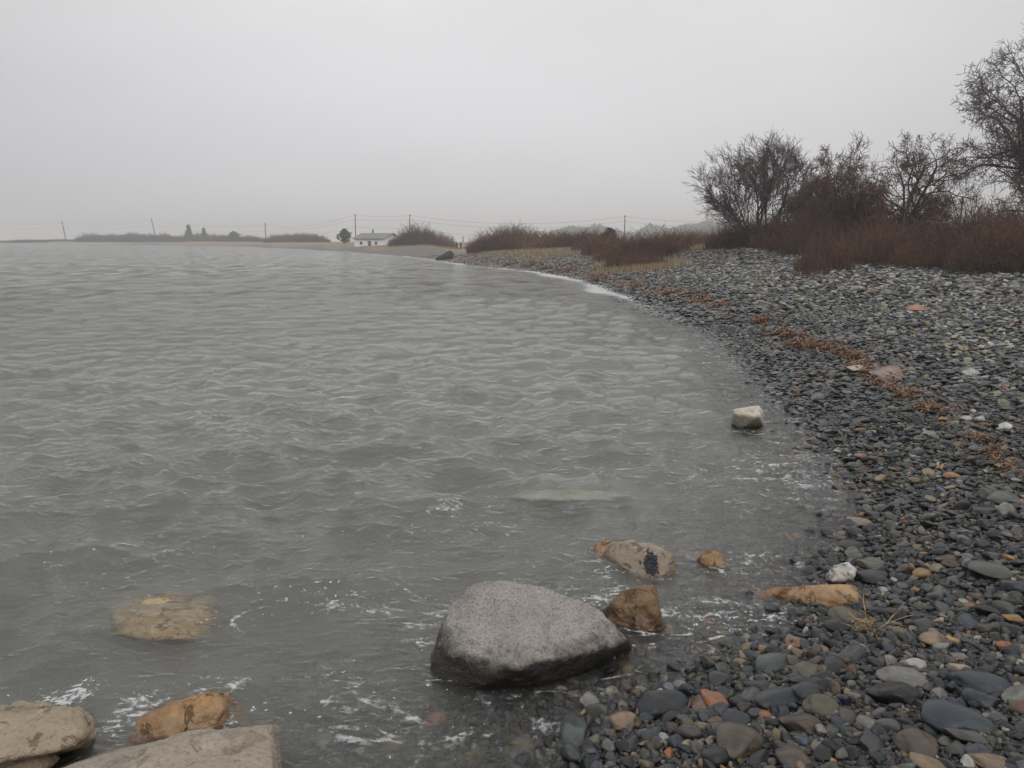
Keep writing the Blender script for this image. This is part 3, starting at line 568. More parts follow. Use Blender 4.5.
PAL = {'slate': (.046, .053, .062), 'blue': (.05, .066, .085), 'black': (.015, .017, .019), 'grey': (.115, .115, .11), 'green': (.10, .112, .095), 'teal': (.105, .135, .13),
       'olive': (.155, .15, .10), 'brown': (.13, .10, .078), 'purple': (.095, .07, .072), 'tan': (.37, .27, .17), 'khaki': (.28, .245, .145), 'cream': (.58, .50, .37),
       'ochre': (.42, .25, .08), 'orange': (.46, .19, .07), 'white': (.60, .59, .56), 'rust': (.22, .125, .085), 'paleg': (.27, .27, .255)}
KEYS = list(PAL); Wt = np.array([17, 15, 15, 15, 7, 3.5, 5, 7, 3, 3.4, 2.2, 1.3, 0.8, 0.5, 0.55, 1.2, 3.0]); Wt = Wt / Wt.sum()
NAMED = [  # px, py, width, height in the photograph, colour, tilt, label
 (924, 575, 19, 10, 'ochre', 0, 'small yellow ochre oval stone behind the tuft of dry stalks'),
 (937, 569, 14, 9, 'khaki', 0, 'khaki oval pebble touching the yellow ochre stone'),
 (989, 571, 38, 16, 'green', 0, 'broad flat grey green stone right of the yellow ochre stone'),
 (1015, 588, 32, 15, 'blue', 0, 'blue grey stone cut by the right edge below the broad flat stone'),
 (955, 581, 14, 9, 'teal', 0, 'small teal pebble below the khaki pebble'),
 (942, 592, 17, 14, 'grey', 0, 'dark grey rounded stone below the teal pebble'),
 (969, 621, 19, 15, 'blue', 0, 'smooth blue black round stone left of the brown oval'),
 (985, 630, 20, 12, 'brown', 0, 'brown oval stone right of the blue black round stone'),
 (922, 626, 21, 13, 'purple', 0, 'purple brown stone right of the dry stalks'),
 (934, 640, 25, 17, 'tan', 0, 'tan wedge shaped stone standing out among dark pebbles'),
 (960, 657, 16, 9, 'paleg', 0, 'pale grey oval pebble above the cream oval stone'),
 (914, 665, 20, 12, 'white', 0, 'bright white quartz stone above the mottled granite stone'),
 (958, 670, 23, 12, 'cream', 0, 'cream oval stone above the large dark blue stone'),
 (979, 684, 50, 22, 'blue', 0, 'large dark blue banded stone below the cream oval'),
 (903, 679, 44, 16, 'paleg', 0, 'mottled white and dark granite stone lying on a black slab'),
 (895, 697, 46, 24, 'black', 0, 'angular black slab under the mottled granite stone'),
 (952, 722, 62, 28, 'blue', 0, 'largest smooth slate oval of the foreground cobbles'),
 (967, 738, 36, 16, 'grey', 0, 'grey oval stone below the largest slate oval'),
 (918, 744, 38, 26, 'brown', 0, 'blocky brown grey stone at the bottom left of the slate oval'),
 (1018, 699, 24, 22, 'paleg', 0, 'pale speckled granite stone cut by the right edge'),
 (870, 741, 22, 38, 'slate', 0.3, 'upright leaf shaped slate stone near the bottom edge'),
 (868, 724, 20, 14, 'paleg', 0, 'speckled grey stone above the leaf shaped slate'),
 (991, 763, 36, 13, 'tan', 0, 'long tan stone at the very bottom edge'),
 (970, 763, 14, 12, 'white', 0, 'white pebble at the bottom edge left of the long tan stone'),
 (900, 736, 8, 9, 'white', 0, 'tiny white shell like pebble above the blocky brown stone'),
 (929, 765, 34, 12, 'tan', 0, 'flat tan stone at the bottom edge under the blocky brown stone'),
 (1013, 619, 18, 10, 'ochre', 0, 'orange brown stone near the right edge above the pebbly hollow'),
 (983, 701, 32, 18, 'slate', 0, 'dark grey stone between the dark blue banded stone and the slate oval'),
 (772, 662, 30, 26, 'teal', -0.5, 'pale green oblong stone at the wave edge'),
 (846, 616, 33, 15, 'olive', -0.15, 'yellow green oval stone just below the ochre slab'),
 (839, 627, 26, 16, 'black', 0, 'black stone beneath the yellow green oval'),
 (834, 667, 23, 20, 'black', 0, 'glossy black rounded stone below the dry stalks'),
 (854, 656, 25, 22, 'slate', 0, 'dark violet grey stone right of the glossy black stone'),
 (821, 708, 33, 20, 'olive', -0.1, 'smooth olive oval stone in the middle of the cobbles'),
 (736, 743, 50, 33, 'brown', 0.2, 'big brown rounded cobble near the bottom edge'),
 (765, 715, 13, 17, 'orange', 0.2, 'small egg shaped orange stone beside a black cobble'),
 (718, 702, 24, 27, 'orange', 0.5, 'bright rust orange stone left of the blue grey cobble'),
 (736, 720, 27, 18, 'blue', 0.2, 'blue grey cobble above the big brown cobble'),
 (801, 726, 40, 22, 'brown', -0.3, 'grey brown angular stone below the olive oval'),
 (805, 693, 34, 20, 'slate', 0.2, 'dark slate stone left of the olive oval'),
 (785, 696, 30, 36, 'slate', -0.8, 'long tilted slate stone leaning towards the wave'),
 (751, 696, 20, 22, 'grey', 0, 'grey rounded stone left of the long tilted slate'),
 (794, 757, 33, 26, 'brown', 0, 'brown cobble at the bottom edge below the angular stone'),
 (761, 756, 18, 26, 'black', -0.3, 'black upright cobble right of the big brown cobble'),
 (806, 671, 25, 20, 'olive', 0, 'wet olive stone in the last of the wave'),
 (719, 681, 27, 16, 'slate', 0, 'flat grey stone at the wave edge above the rust orange stone'),
 (847, 714, 17, 24, 'purple', 0, 'violet grey upright stone right of the olive oval'),
 (826, 755, 20, 16, 'black', 0, 'small black cobble at the bottom edge'),
 (611, 691, 13, 13, 'cream', 0, 'cream pebble in clear shallow water right of the boulder'),
 (627, 670, 19, 15, 'tan', 0, 'round tan stone under shallow water near the boulder tip'),
 (645, 651, 17, 13, 'khaki', 0, 'khaki stone under the water below the brown angular rock'),
 (621, 722, 33, 19, 'tan', 0, 'flat tan oval stone at the waterline'),
 (576, 729, 30, 40, 'teal', 0, 'large teal grey slab under the shallow water'),
 (663, 707, 54, 30, 'slate', 0.6, 'large flat slate leaning up out of the water'),
 (673, 716, 16, 20, 'black', -0.6, 'small black stone resting on the large flat slate'),
 (701, 705, 18, 22, 'rust', 0, 'brown orange stone beside the bright rust orange one'),
 (685, 705, 11, 8, 'white', 0, 'white pebble on the right end of the large flat slate'),
 (666, 739, 10, 14, 'white', 0.5, 'upright white pebble among small dark cobbles'),
 (686, 744, 11, 10, 'cream', 0, 'cream pebble right of the upright white one'),
 (668, 753, 10, 10, 'orange', 0, 'little orange pebble near the bottom edge'),
 (654, 733, 15, 13, 'blue', 0, 'dark blue pebble left of the upright white one'),
 (671, 729, 17, 10, 'purple', 0, 'purple flat pebble above the upright white one'),
 (634, 741, 17, 22, 'slate', -0.4, 'slate cobble below the flat tan oval'),
 (983, 512, 25, 10, 'slate', 0, 'dark flat stone on the slope above the ochre oval'),
 (1004, 499, 28, 12, 'green', 0, 'green grey stone near the right edge beside a tiny orange one'),
 (1021, 503, 9, 8, 'orange', 0, 'tiny orange stone at the right edge'),
 (870, 564, 30, 11, 'olive', 0, 'dark olive flat stone right of the white quartz rock'),
 (872, 577, 36, 12, 'black', 0, 'long black stone under the dark olive flat stone'),
 (851, 546, 26, 10, 'black', 0, 'black stone at the tip of the pebble spit'),
 (854, 554, 17, 13, 'green', 0, 'green brown rounded stone at the tip of the pebble spit'),
 (859, 522, 26, 9, 'tan', 0, 'pinkish flat stone awash above the pebble spit'),
 (947, 560, 20, 9, 'brown', 0, 'brown flat stone above the khaki pebble'),
 (818, 398, 14, 10, 'black', 0, 'lone dark block near the waterline beyond the shallows'),
 (857, 369, 20, 10, 'cream', 0, 'pale cream flat rock on the weed line'),
 (889, 373, 36, 9, 'rust', 0, 'reddish flat slab lying on the weed line'),
 (966, 419, 11, 6, 'white', 0, 'white stone, lower left of three by the weed line'),
 (980, 419, 9, 6, 'white', 0, 'white stone, lower right of three by the weed line'),
 (974, 411, 7, 6, 'white', 0, 'white stone, topmost of three by the weed line'),
 (919, 308, 22, 5, 'rust', 0, 'pinkish flat rock high on the upper beach'),
 (969, 374, 16, 7, 'paleg', 0, 'pale grey stone right of the reddish flat slab'),
 (435, 722, 22, 14, 'orange', 0, 'small orange stone under water in front of the boulder'),
 (305, 706, 17, 13, 'cream', 0, 'pale round stone under water right of the granite slab'),
 (325, 742, 18, 16, 'cream', 0, 'pale stone under water, lower of two beside the granite slab'),
 (395, 745, 26, 16, 'khaki', 0, 'khaki stone under the foam near the bottom edge'),
 (520, 748, 30, 16, 'khaki', 0.2, 'olive stone under water left of the teal slab'),
]
placed = []          # x, y, radius of the single cobbles
def cobble(x, y, zc, a, b, c, rz, tx, ty, col, label, cat, group=None):
    i = RNG.integers(len(big)); o = bpy.data.objects.new('cobble', big[i]); COL.objects.link(o)
    o.scale = (a, b, c); o.rotation_euler = (tx, ty, rz); o.location = (x, y, zc); o.color = (*col, 1)
    tag(o, label, cat, group); placed.append((x, y, max(a, b), min(a, b))); return o
for px, py, pw, ph, ck, tilt, lab in NAMED:
    p = hit(px, py + ph * 0.15); dist = math.sqrt(p[0] ** 2 + p[1] ** 2 + (CAM_H - p[2]) ** 2)
    pw_m = pw * dist / F / 2 * 0.98; ph_m = ph * dist / F / 2; sn = (CAM_H - p[2]) / dist
    c = min(pw_m * 0.5, 0.8 * ph_m); b = math.sqrt(max(ph_m ** 2 - (c * math.sqrt(1 - sn * sn)) ** 2, (0.35 * pw_m) ** 2)) / sn
    b = min(b, pw_m * 2.2); face = math.atan2(-p[0], p[1])
    col = np.array(PAL[ck]); zc = p[2] + c * 0.45
    cobble(p[0], p[1], zc, pw_m, b, c, face + tilt, 0.12 * RNG.normal() * 0.5, 0.0, col, lab, 'stone', None)
GLAB = {'slate': 'dark slate grey cobble among the wet foreground stones', 'blue': 'blue grey smooth cobble among the wet foreground stones', 'black': 'black wet cobble among the foreground stones',
        'grey': 'mid grey cobble among the foreground stones', 'green': 'green grey cobble among the foreground stones', 'teal': 'pale teal cobble among the foreground stones',
        'olive': 'olive cobble among the foreground stones', 'brown': 'dull brown cobble among the foreground stones', 'purple': 'purplish cobble among the foreground stones',
        'tan': 'tan cobble among the foreground stones', 'khaki': 'khaki cobble among the foreground stones', 'cream': 'cream cobble among the foreground stones', 'ochre': 'ochre cobble among the foreground stones',
        'orange': 'orange cobble among the foreground stones', 'white': 'white cobble among the foreground stones', 'rust': 'rusty cobble among the foreground stones', 'paleg': 'pale grey cobble among the foreground stones'}
n_named = len(placed); tries = 0
while len(placed) < n_named + 212 and tries < 20000:
    tries += 1; px = 540 + 500 * RNG.random(); py = 545 + 240 * RNG.random()
    p = on_z(px, py, 0.1); z = T(p[0], p[1]); p = on_z(px, py, z); d = shore_d(p[0], p[1])[0]
    if d < -0.9: continue
    s = 0.026 + 0.055 * RNG.random() ** 2.0
    if any((p[0] - q[0]) ** 2 + (p[1] - q[1]) ** 2 < (0.62 * (q[2] + s)) ** 2 for q in placed): continue
    k = KEYS[RNG.choice(len(KEYS), p=Wt)]; c = np.array(PAL[k]) * (0.8 + 0.4 * RNG.random())
    if k in ('white', 'cream', 'orange', 'ochre'): s *= 0.62
    cobble(p[0], p[1], z + s * 0.22 + 0.008, s, s * (0.5 + 0.4 * RNG.random()), s * (0.32 + 0.28 * RNG.random()), RNG.random() * 3.14, RNG.normal() * 0.38, RNG.normal() * 0.38,
           c, GLAB[k], 'stone', 'foreground beach cobbles')

def gn_scatter(name):
    ng = bpy.data.node_groups.new(name, 'GeometryNodeTree')
    ng.interface.new_socket('Geometry', in_out='INPUT', socket_type='NodeSocketGeometry'); ng.interface.new_socket('Geometry', in_out='OUTPUT', socket_type='NodeSocketGeometry')
    gi = ng.nodes.new('NodeGroupInput'); go = ng.nodes.new('NodeGroupOutput'); ip = ng.nodes.new('GeometryNodeInstanceOnPoints')
    ci = ng.nodes.new('GeometryNodeCollectionInfo'); ci.inputs['Collection'].default_value = lib; ci.inputs['Separate Children'].default_value = True; ci.inputs['Reset Children'].default_value = True
    def na(nm, t):
        n = ng.nodes.new('GeometryNodeInputNamedAttribute'); n.data_type = t; n.inputs['Name'].default_value = nm; return n.outputs['Attribute']
    e = ng.nodes.new('FunctionNodeEulerToRotation'); L(ng, na('rot', 'FLOAT_VECTOR'), e.inputs[0])
    L(ng, gi.outputs[0], ip.inputs['Points']); L(ng, ci.outputs[0], ip.inputs['Instance']); ip.inputs['Pick Instance'].default_value = True
    L(ng, na('pick', 'INT'), ip.inputs['Instance Index']); L(ng, e.outputs[0], ip.inputs['Rotation']); L(ng, na('scl', 'FLOAT_VECTOR'), ip.inputs['Scale'])
    L(ng, ip.outputs[0], go.inputs[0]); return ng

def build_pebbles():
    rg = np.random.default_rng(21); PX = []; S = []; PK = []; LIFT = []
    pl = np.array(placed)
    def ring(r0, r1, dens, s0, s1, dmin, dmax, shapes, lift, power=1.5, amax=44):
        area = (r1 * r1 - r0 * r0) * math.radians(amax + 42) / 2; n = int(area * dens)
        r = np.sqrt(r0 * r0 + (r1 * r1 - r0 * r0) * rg.random(n)); a = np.radians(-42 + (amax + 42) * rg.random(n))
        x = r * np.sin(a); y = r * np.cos(a); d = shore_d(x, y); ok = (d > dmin) & (d < dmax); x, y, d, r = x[ok], y[ok], d[ok], r[ok]
        s = s0 + (s1 - s0) * rg.random(len(x)) ** power
        keep = np.ones(len(x), bool)
        if r0 < 8:
            for q in pl:
                if q[1] > 10: continue
                keep &= ~((x - q[0]) ** 2 + (y - q[1]) ** 2 < (q[3] * 0.9 + s * 0.3) ** 2)
        x, y, s = x[keep], y[keep], s[keep]
        PX.append(np.stack([x, y, terr(x, y) + s * lift], 1)); S.append(s); PK.append(rg.integers(shapes[0], shapes[1], len(x)))
    ring(1.6, 6.5, 2600, .007, .024, -2.2, 9, (0, 9), 0.35, 1.8)
    ring(1.6, 6.5, 420, .024, .055, -2.2, 9, (9, 16), 0.30, 1.6)
    ring(6.5, 12, 750, .014, .040, -2.0, 12, (0, 16), 0.35, 1.6)
    ring(6.5, 12, 60, .045, .09, -2.0, 12, (9, 16), 0.3, 1.8)
    ring(12, 24, 190, .03, .085, -2.0, 20, (0, 16), 0.35, 1.7)
    ring(24, 45, 55, .05, .15, -2.0, 20, (0, 16), 0.35, 1.6)
    ring(45, 70, 16, .07, .19, -1.0, 18, (0, 9), 0.3, 1.7)
    ring(70, 95, 6, .07, .17, -1.0, 18, (0, 9), 0.3, 1.7)
    ring(95, 125, 2.5, .07, .16, -1.0, 18, (0, 9), 0.3, 1.7)
    P_ = np.vstack(PX); s = np.concatenate(S); pk = np.concatenate(PK); n = len(s)
    r = np.hypot(P_[:, 0], P_[:, 1]); flatn = np.clip((r - 5) / 8, 0, 1)
    el = 0.55 + 0.4 * rg.random(n); th = (0.40 + 0.35 * rg.random(n)) * (1 - 0.45 * flatn)
    scl = np.stack([s, s * el, s * th], 1); tl = np.where(r < 8, 0.42, 0.26); rot = np.stack([rg.normal(size=n) * tl, rg.normal(size=n) * tl, rg.random(n) * 6.283], 1)
    tab = np.array([PAL[k] for k in KEYS]); ci = rg.choice(len(KEYS), n, p=Wt); col = tab[ci] * np.exp(rg.normal(size=n) * 0.38)[:, None]; col = np.minimum(col, np.where(r > 11, 0.25, 0.6)[:, None])
    # the upper beach is a little greyer
    up = np.clip((P_[:, 2] - 0.35) / 0.8, 0, 1)[:, None]; g = col.mean(1)[:, None]; col = col * (1 - 0.4 * up) + (g * np.array([1.0, 1.0, .99]) * 0.4) * up
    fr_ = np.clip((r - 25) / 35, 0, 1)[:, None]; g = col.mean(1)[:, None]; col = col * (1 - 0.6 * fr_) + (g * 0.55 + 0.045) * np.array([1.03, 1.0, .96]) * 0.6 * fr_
    me = bpy.data.meshes.new('pebbles'); me.vertices.add(n); me.vertices.foreach_set('co', P_.astype(np.float32).ravel())
    vattr(me, 'scl', scl, 'FLOAT_VECTOR'); vattr(me, 'rot', rot, 'FLOAT_VECTOR'); vattr(me, 'col', np.hstack([col, np.ones((n, 1))]), 'FLOAT_COLOR')
    a = me.attributes.new('pick', 'INT', 'POINT'); a.data.foreach_set('value', pk.astype(np.int32))
    o = link('pebbles', me); tag(o, 'small mixed pebbles and shingle covering the beach', 'pebbles', kind='stuff')
    md = o.modifiers.new('scatter', 'NODES'); md.node_group = gn_scatter('scatter')
    print('pebbles', n)
build_pebbles()

# ------------------------------------------------------------------ weed, stalks, grass
def ribbons(roots, length, width, rg, curl=0.6, up=0.2, segs=4, z_of=None):
    """flat curling strips; roots (n,3), returns V,F"""
    n = len(roots); th = rg.random(n) * 6.283; P0 = roots.copy(); V = np.zeros((n, segs + 1, 2, 3)); el = up * rg.random(n)
    p = P0.copy()
    for k in range(segs + 1):
        dr = np.stack([np.cos(th) * np.cos(el), np.sin(th) * np.cos(el), np.sin(el)], 1); sd = np.stack([-np.sin(th), np.cos(th), rg.normal(size=n) * 0.3], 1)
        wd = (width * (1 - 0.7 * k / segs))[:, None] if np.ndim(width) else width * (1 - 0.7 * k / segs)
        V[:, k, 0] = p + sd * wd; V[:, k, 1] = p - sd * wd
        p = p + dr * (length / segs)[:, None]; th = th + rg.normal(size=n) * curl; el = el - 0.35 * up + rg.normal(size=n) * 0.15 * up
    idx = np.arange(n)[:, None] * (segs + 1) * 2 + np.arange(segs)[None, :] * 2
    Fc = np.stack([idx, idx + 1, idx + 3, idx + 2], -1).reshape(-1, 4); return V.reshape(-1, 3), Fc
def multi(name, cols, rough=0.8, tint=False):
    m, nt, o = newmat(name); g = geo(nt); r = N(nt, 'ShaderNodeValToRGB'); L(nt, g.outputs['Random Per Island'], r.inputs[0]); r.color_ramp.interpolation = 'CONSTANT'
    r.color_ramp.elements[0].position = 0; r.color_ramp.elements[1].position = 1 / len(cols)
    for i in range(2, len(cols)): r.color_ramp.elements.new(i / len(cols))
    for e, c in zip(r.color_ramp.elements, cols): e.color = (*c, 1)
    oi = N(nt, 'ShaderNodeObjectInfo'); c = mix_(nt, oi.outputs['Random'], mix_(nt, 1.0, r.outputs[0], (0.72, 0.78, 0.82), 'MULTIPLY'), mix_(nt, 1.0, r.outputs[0], (1.45, 1.25, 1.1), 'MULTIPLY'))
    bsdf(nt, o, c if tint else r.outputs[0], rough); return m
def build_wrack():
    rg = np.random.default_rng(5); pts = []; ln = []
    for (a, b), (pa, pb) in zip(zip(WRW[:-1], WRW[1:]), zip(WR[:-1], WR[1:])):
        L_ = np.linalg.norm(b - a); r = np.hypot(*a); s = np.clip(r * 0.012, 0.09, 0.8); n = int(min(6500, L_ * s * 2 * 3400 / max(1, (r / 9) ** 1.3)))
        t = rg.random(n); c = a + (b - a) * t[:, None]; nr = np.array([-(b - a)[1], (b - a)[0]]) / L_
        c = c + nr * (rg.normal(size=n) * s * 0.6 + 0.35 * s * np.sin(t * 9))[:, None]
        dens = fbm(c[:, 0] / (0.35 * max(1, r / 10)), c[:, 1] / (0.35 * max(1, r / 10)), 91, 3); c = c[dens + 0.35 * fbm(c[:, 0] / (1.1 * max(1, r / 10)), c[:, 1] / (1.1 * max(1, r / 10)), 95, 2) > 0.03]; pts.append(c); ln.append(np.full(len(c), 0.05 * np.clip(r / 9, 0.8, 4)))
    c = np.vstack(pts); l = np.concatenate(ln) * (0.5 + rg.random(len(c))); z = terr(c[:, 0], c[:, 1]) + 0.012 + 0.05 * rg.random(len(c)) * np.clip(np.hypot(c[:, 0], c[:, 1]) / 8, 0.5, 2.4)
    V, Fc = ribbons(np.column_stack([c, z]), l, l * 0.16, rg, 0.7, 0.7)
    o = link('seaweed', mesh_np('seaweed', V, Fc, False), multi('seaweed', [(.22, .09, .035), (.28, .13, .05), (.12, .05, .025), (.34, .21, .11), (.06, .028, .018), (.26, .18, .12), (.10, .04, .02)], 0.6))
    tag(o, 'band of rusty brown seaweed scraps along the tide line', 'seaweed', kind='stuff')
build_wrack()

def tubes(segs, sides=3):
    """segs (n,8): p0 p1 r0 r1"""
    S = np.asarray(segs, float); n = len(S); P0 = S[:, :3]; P1 = S[:, 3:6]; D = P1 - P0; Ln = np.linalg.norm(D, axis=1, keepdims=True); D = D / np.maximum(Ln, 1e-6)
    ref = np.where(np.abs(D[:, 2:3]) < 0.9, np.array([[0, 0, 1.]]), np.array([[1., 0, 0]])); A = np.cross(D, ref); A /= np.linalg.norm(A, axis=1, keepdims=True); B_ = np.cross(D, A)
    V = np.zeros((n, 2, sides, 3))
    for k in range(sides):
        t = 2 * math.pi * k / sides; o = A * math.cos(t) + B_ * math.sin(t)
        V[:, 0, k] = P0 + o * S[:, 6:7]; V[:, 1, k] = P1 + o * S[:, 7:8]
    i = np.arange(n)[:, None] * sides * 2; k = np.arange(sides)[None, :]; k2 = (k + 1) % sides
    return V.reshape(-1, 3), np.stack([i + k, i + k2, i + sides + k2, i + sides + k], -1).reshape(-1, 4)

# tuft of dry stalks by the ochre slab
def build_stalks():
    rg = np.random.default_rng(9); p = hit(872, 632); sg = []
    for i in range(46):
        q = np.array([rg.normal() * .045, rg.normal() * .045, 0.03]); th = rg.random() * 6.28; el = 0.1 + 0.5 * rg.random(); l = 0.07 + 0.12 * rg.random(); r = 0.0022 + 0.001 * rg.random()
        if i < 4: el = 0.55; l = 0.30; th = (1.2, 0.45, 2.0, 0.2)[i]; r = 0.0045
        for k in range(5):
            d = np.array([math.cos(th) * math.cos(el), math.sin(th) * math.cos(el), math.sin(el)]) * l / 5; sg.append([*q, *(q + d), r, r * 0.85]); q = q + d; r *= 0.85; el -= 0.13; th += rg.normal() * 0.15
    V, Fc = tubes(sg, 4); o = link('dry_stalks', mesh_np('dry_stalks', V, Fc), multi('stalk', [(.34, .24, .13), (.22, .12, .05), (.42, .33, .2)])); o.location = p
    tag(o, 'tangled tuft of dry straw stalks lying on the cobbles beside the ochre slab', 'dry plant')
build_stalks()

def grass_patch(name, spots, label, cols, hgt=0.35):
    rg = np.random.default_rng(31); V = []; roots = []
    for px, D, sx, sy, n in spots:
        c = on_y(px, 250, D); x = c[0] + rg.normal(size=n) * sx; y = D + rg.normal(size=n) * sy; z = terr(x, y); roots.append(np.stack([x, y, z], 1))
    R = np.vstack(roots); n = len(R); th = rg.random(n) * 6.28; h = hgt * (0.5 + rg.random(n)); ln_ = 0.5 * h * rg.random(n)
    tip = R + np.stack([np.cos(th) * ln_, np.sin(th) * ln_, h], 1); s = np.stack([-np.sin(th), np.cos(th), th * 0], 1) * 0.022
    V = np.stack([R - s, R + s, tip], 1).reshape(-1, 3); Fc = np.arange(len(V)).reshape(-1, 3)
    o = link(name, mesh_np(name, V, Fc, False), multi(name, cols)); tag(o, label, 'grass', kind='stuff')
grass_patch('dune_grass', [(712, 64, 2.6, 3, 2600), (650, 52, 1.2, 2, 2500), (580, 90, 5, 8, 9000), (625, 58, 1.5, 3, 2500), (520, 120, 4, 10, 7000), (440, 190, 7, 8, 9000)],
            'tan dead grass tufts on the stony mound and dunes', [(.36, .29, .17), (.28, .2, .1), (.42, .35, .22), (.22, .14, .07)], 0.32)

# ------------------------------------------------------------------ bare trees and thickets
M_bark = simple('bark_dark', (.075, .062, .057), 0.9, 0.35, 2)
M_twig = simple('twig_dark', (.115, .085, .08), 0.9, 0.3, 1)
M_twigred = simple('twig_red', (.14, .078, .068), 0.9, 0.35, 1)
M_bramble = multi('bramble', [(.105, .05, .038), (.07, .042, .035), (.14, .066, .042), (.05, .034, .03), (.22, .14, .09), (.085, .048, .036), (.12, .085, .06)], 0.85, True)
M_bramble_dark = multi('bramble_dark', [(.10, .06, .05), (.07, .045, .04), (.14, .08, .06), (.11, .065, .05)], 0.85, True)
M_olive = multi('shrub_olive', [(.20, .14, .07), (.13, .09, .05), (.27, .19, .09), (.10, .06, .04)], 0.85, True)

def grow(sg, p, d, length, r, lvl, maxl, rg, up=0.08, wig=0.22, kids=(4, 6), spread=0.8, ratio=0.62, droop=0.0, rmin=0.006):
    ns = 6 if lvl < 2 else 4; st = length / ns; pts = []
    for k in range(ns):
        d = d + np.array(rg.normal(size=3)) * wig * 0.5 + np.array([0, 0, up - droop * lvl]); d /= np.linalg.norm(d)
        q = p + d * st; r1 = max(r * (1 - 0.55 / ns * 1.3), rmin); sg[min(lvl, 2)].append([*p, *q, r, r1]); p = q; r = r1; pts.append((p.copy(), d.copy(), r))
    if lvl >= maxl: return
    nk = rg.integers(kids[0], kids[1] + 1)
    for i in range(nk):
        t = 0.25 + 0.75 * (i + rg.random()) / nk; pp, dd, rr = pts[min(ns - 1, int(t * ns))]
        v = rg.normal(size=3); v -= dd * (v @ dd); v /= np.linalg.norm(v); nd = dd * math.cos(spread) + v * math.sin(spread * (0.7 + 0.6 * rg.random()))
        grow(sg, pp, nd / np.linalg.norm(nd), length * ratio * (0.7 + 0.5 * rg.random()) * (1.15 - 0.4 * t), max(rr * 0.62, rmin), lvl + 1, maxl, rg, up, wig, kids, spread, ratio, droop, rmin)

def bare_tree(name, px, D, stems, maxl, label, seed, twig, kids=(4, 6), spread=0.75, ratio=0.62, up=0.06, wig=0.22, rmin=0.009, sink=0.15, cat='tree', group=None, droop=0.0):
    """stems: list of (lean_x, lean_y, length, radius)"""
    rg = np.random.default_rng(seed); x = on_y(px, 250, D)[0]; z = T(x, D); root = empty(name, (x, D, z - sink)); sg = [[], [], []]
    for lx, ly, ln, r in stems:
        d = np.array([lx, ly, 1.0]); d /= np.linalg.norm(d); grow(sg, np.array([lx * 0.25, ly * 0.25, 0.0]), d, ln, r, 0, maxl, rg, up, wig, kids, spread, ratio, droop, rmin)
    V, Fc = tubes(sg[0], 6); V2, F2 = tubes(sg[1], 4); link('trunk', mesh_np('trunk', np.vstack([V, V2]), np.vstack([Fc, F2 + len(V)])), M_bark, root)
    V, Fc = tubes(sg[2], 3); link('crown', mesh_np('crown', V, Fc), twig, root)
    tag(root, label, cat, group); print(name, len(sg[2])); return root
bare_tree('bare_tree', 762, 55, [(-.75, .1, 4.6, .09), (-.3, -.2, 4.9, .10), (.05, .2, 5.3, .11), (.35, -.1, 5.0, .10), (.7, .2, 4.2, .09), (-1.15, 0, 3.4, .06), (.15, -.3, 5.2, .09), (-.9, -.2, 4.2, .07), (-.5, .3, 4.9, .07), (-.1, .1, 5.0, .07), (.5, .3, 4.6, .07), (.9, -.2, 3.6, .08)], 3,
          'wide bare tree fanning up from many stems, first at the left end of the thicket', 51, M_twig, kids=(8, 10), spread=0.62, ratio=0.55, up=0.03, wig=0.26, rmin=0.0105)
bare_tree('bare_tree', 848, 48, [(-.25, 0, 4.4, .08), (.2, .2, 4.7, .08), (.5, -.1, 3.2, .07), (-.6, .1, 3.2, .07), (.05, -.2, 3.4, .07)], 3,
          'ragged reddish bare tree swallowed by brambles between its two neighbours', 52, M_twigred, kids=(9, 11), spread=0.85, ratio=0.50, wig=0.35, rmin=0.012)
bare_tree('bare_tree', 900, 44, [(.0, 0, 4.9, .15), (.25, .1, 5.0, .13), (.12, .2, 4.6, .1), (-.45, -.1, 2.9, .09), (.65, 0, 2.6, .08), (-.1, .2, 3.6, .09)], 3,
          'bare tree with a dense rounded crown leaning right above the brambles', 53, M_twigred, kids=(9, 12), spread=0.95, ratio=0.48, wig=0.42, up=0.03, rmin=0.010)
bare_tree('bare_tree', 1042, 38, [(-.12, 0, 8.8, .18), (.2, .1, 9.0, .16), (-.26, 0, 6.4, .12), (.05, .1, 6.6, .10), (-.1, -.2, 4.4, .1), (-.2, .2, 7.0, .1)], 3,
          'tallest bare tree, its crown cut by the right edge of the photo', 54, M_twig, kids=(12, 15), spread=0.95, ratio=0.42, wig=0.36, up=0.04, rmin=0.0095)
bare_tree('bare_sapling', 975, 41, [(-.9, 0, 3.4, .04), (-.55, 0, 3.6, .035), (-.2, .1, 2.6, .03), (.4, 0, 2.6, .03)], 2,
          'thin leaning bare sapling in the gap left of the tallest tree', 55, M_twig, kids=(3, 4), spread=0.6, cat='sapling', rmin=0.008)
bare_tree('bare_tree', 800, 52, [(-.2, 0, 3.0, .07), (.3, 0, 3.2, .07), (.7, .1, 2.8, .06)], 3,
          'low dark bare tree filling the gap right of the wide fanning tree', 56, M_twigred, kids=(9, 12), spread=0.8, ratio=0.52, rmin=0.012)

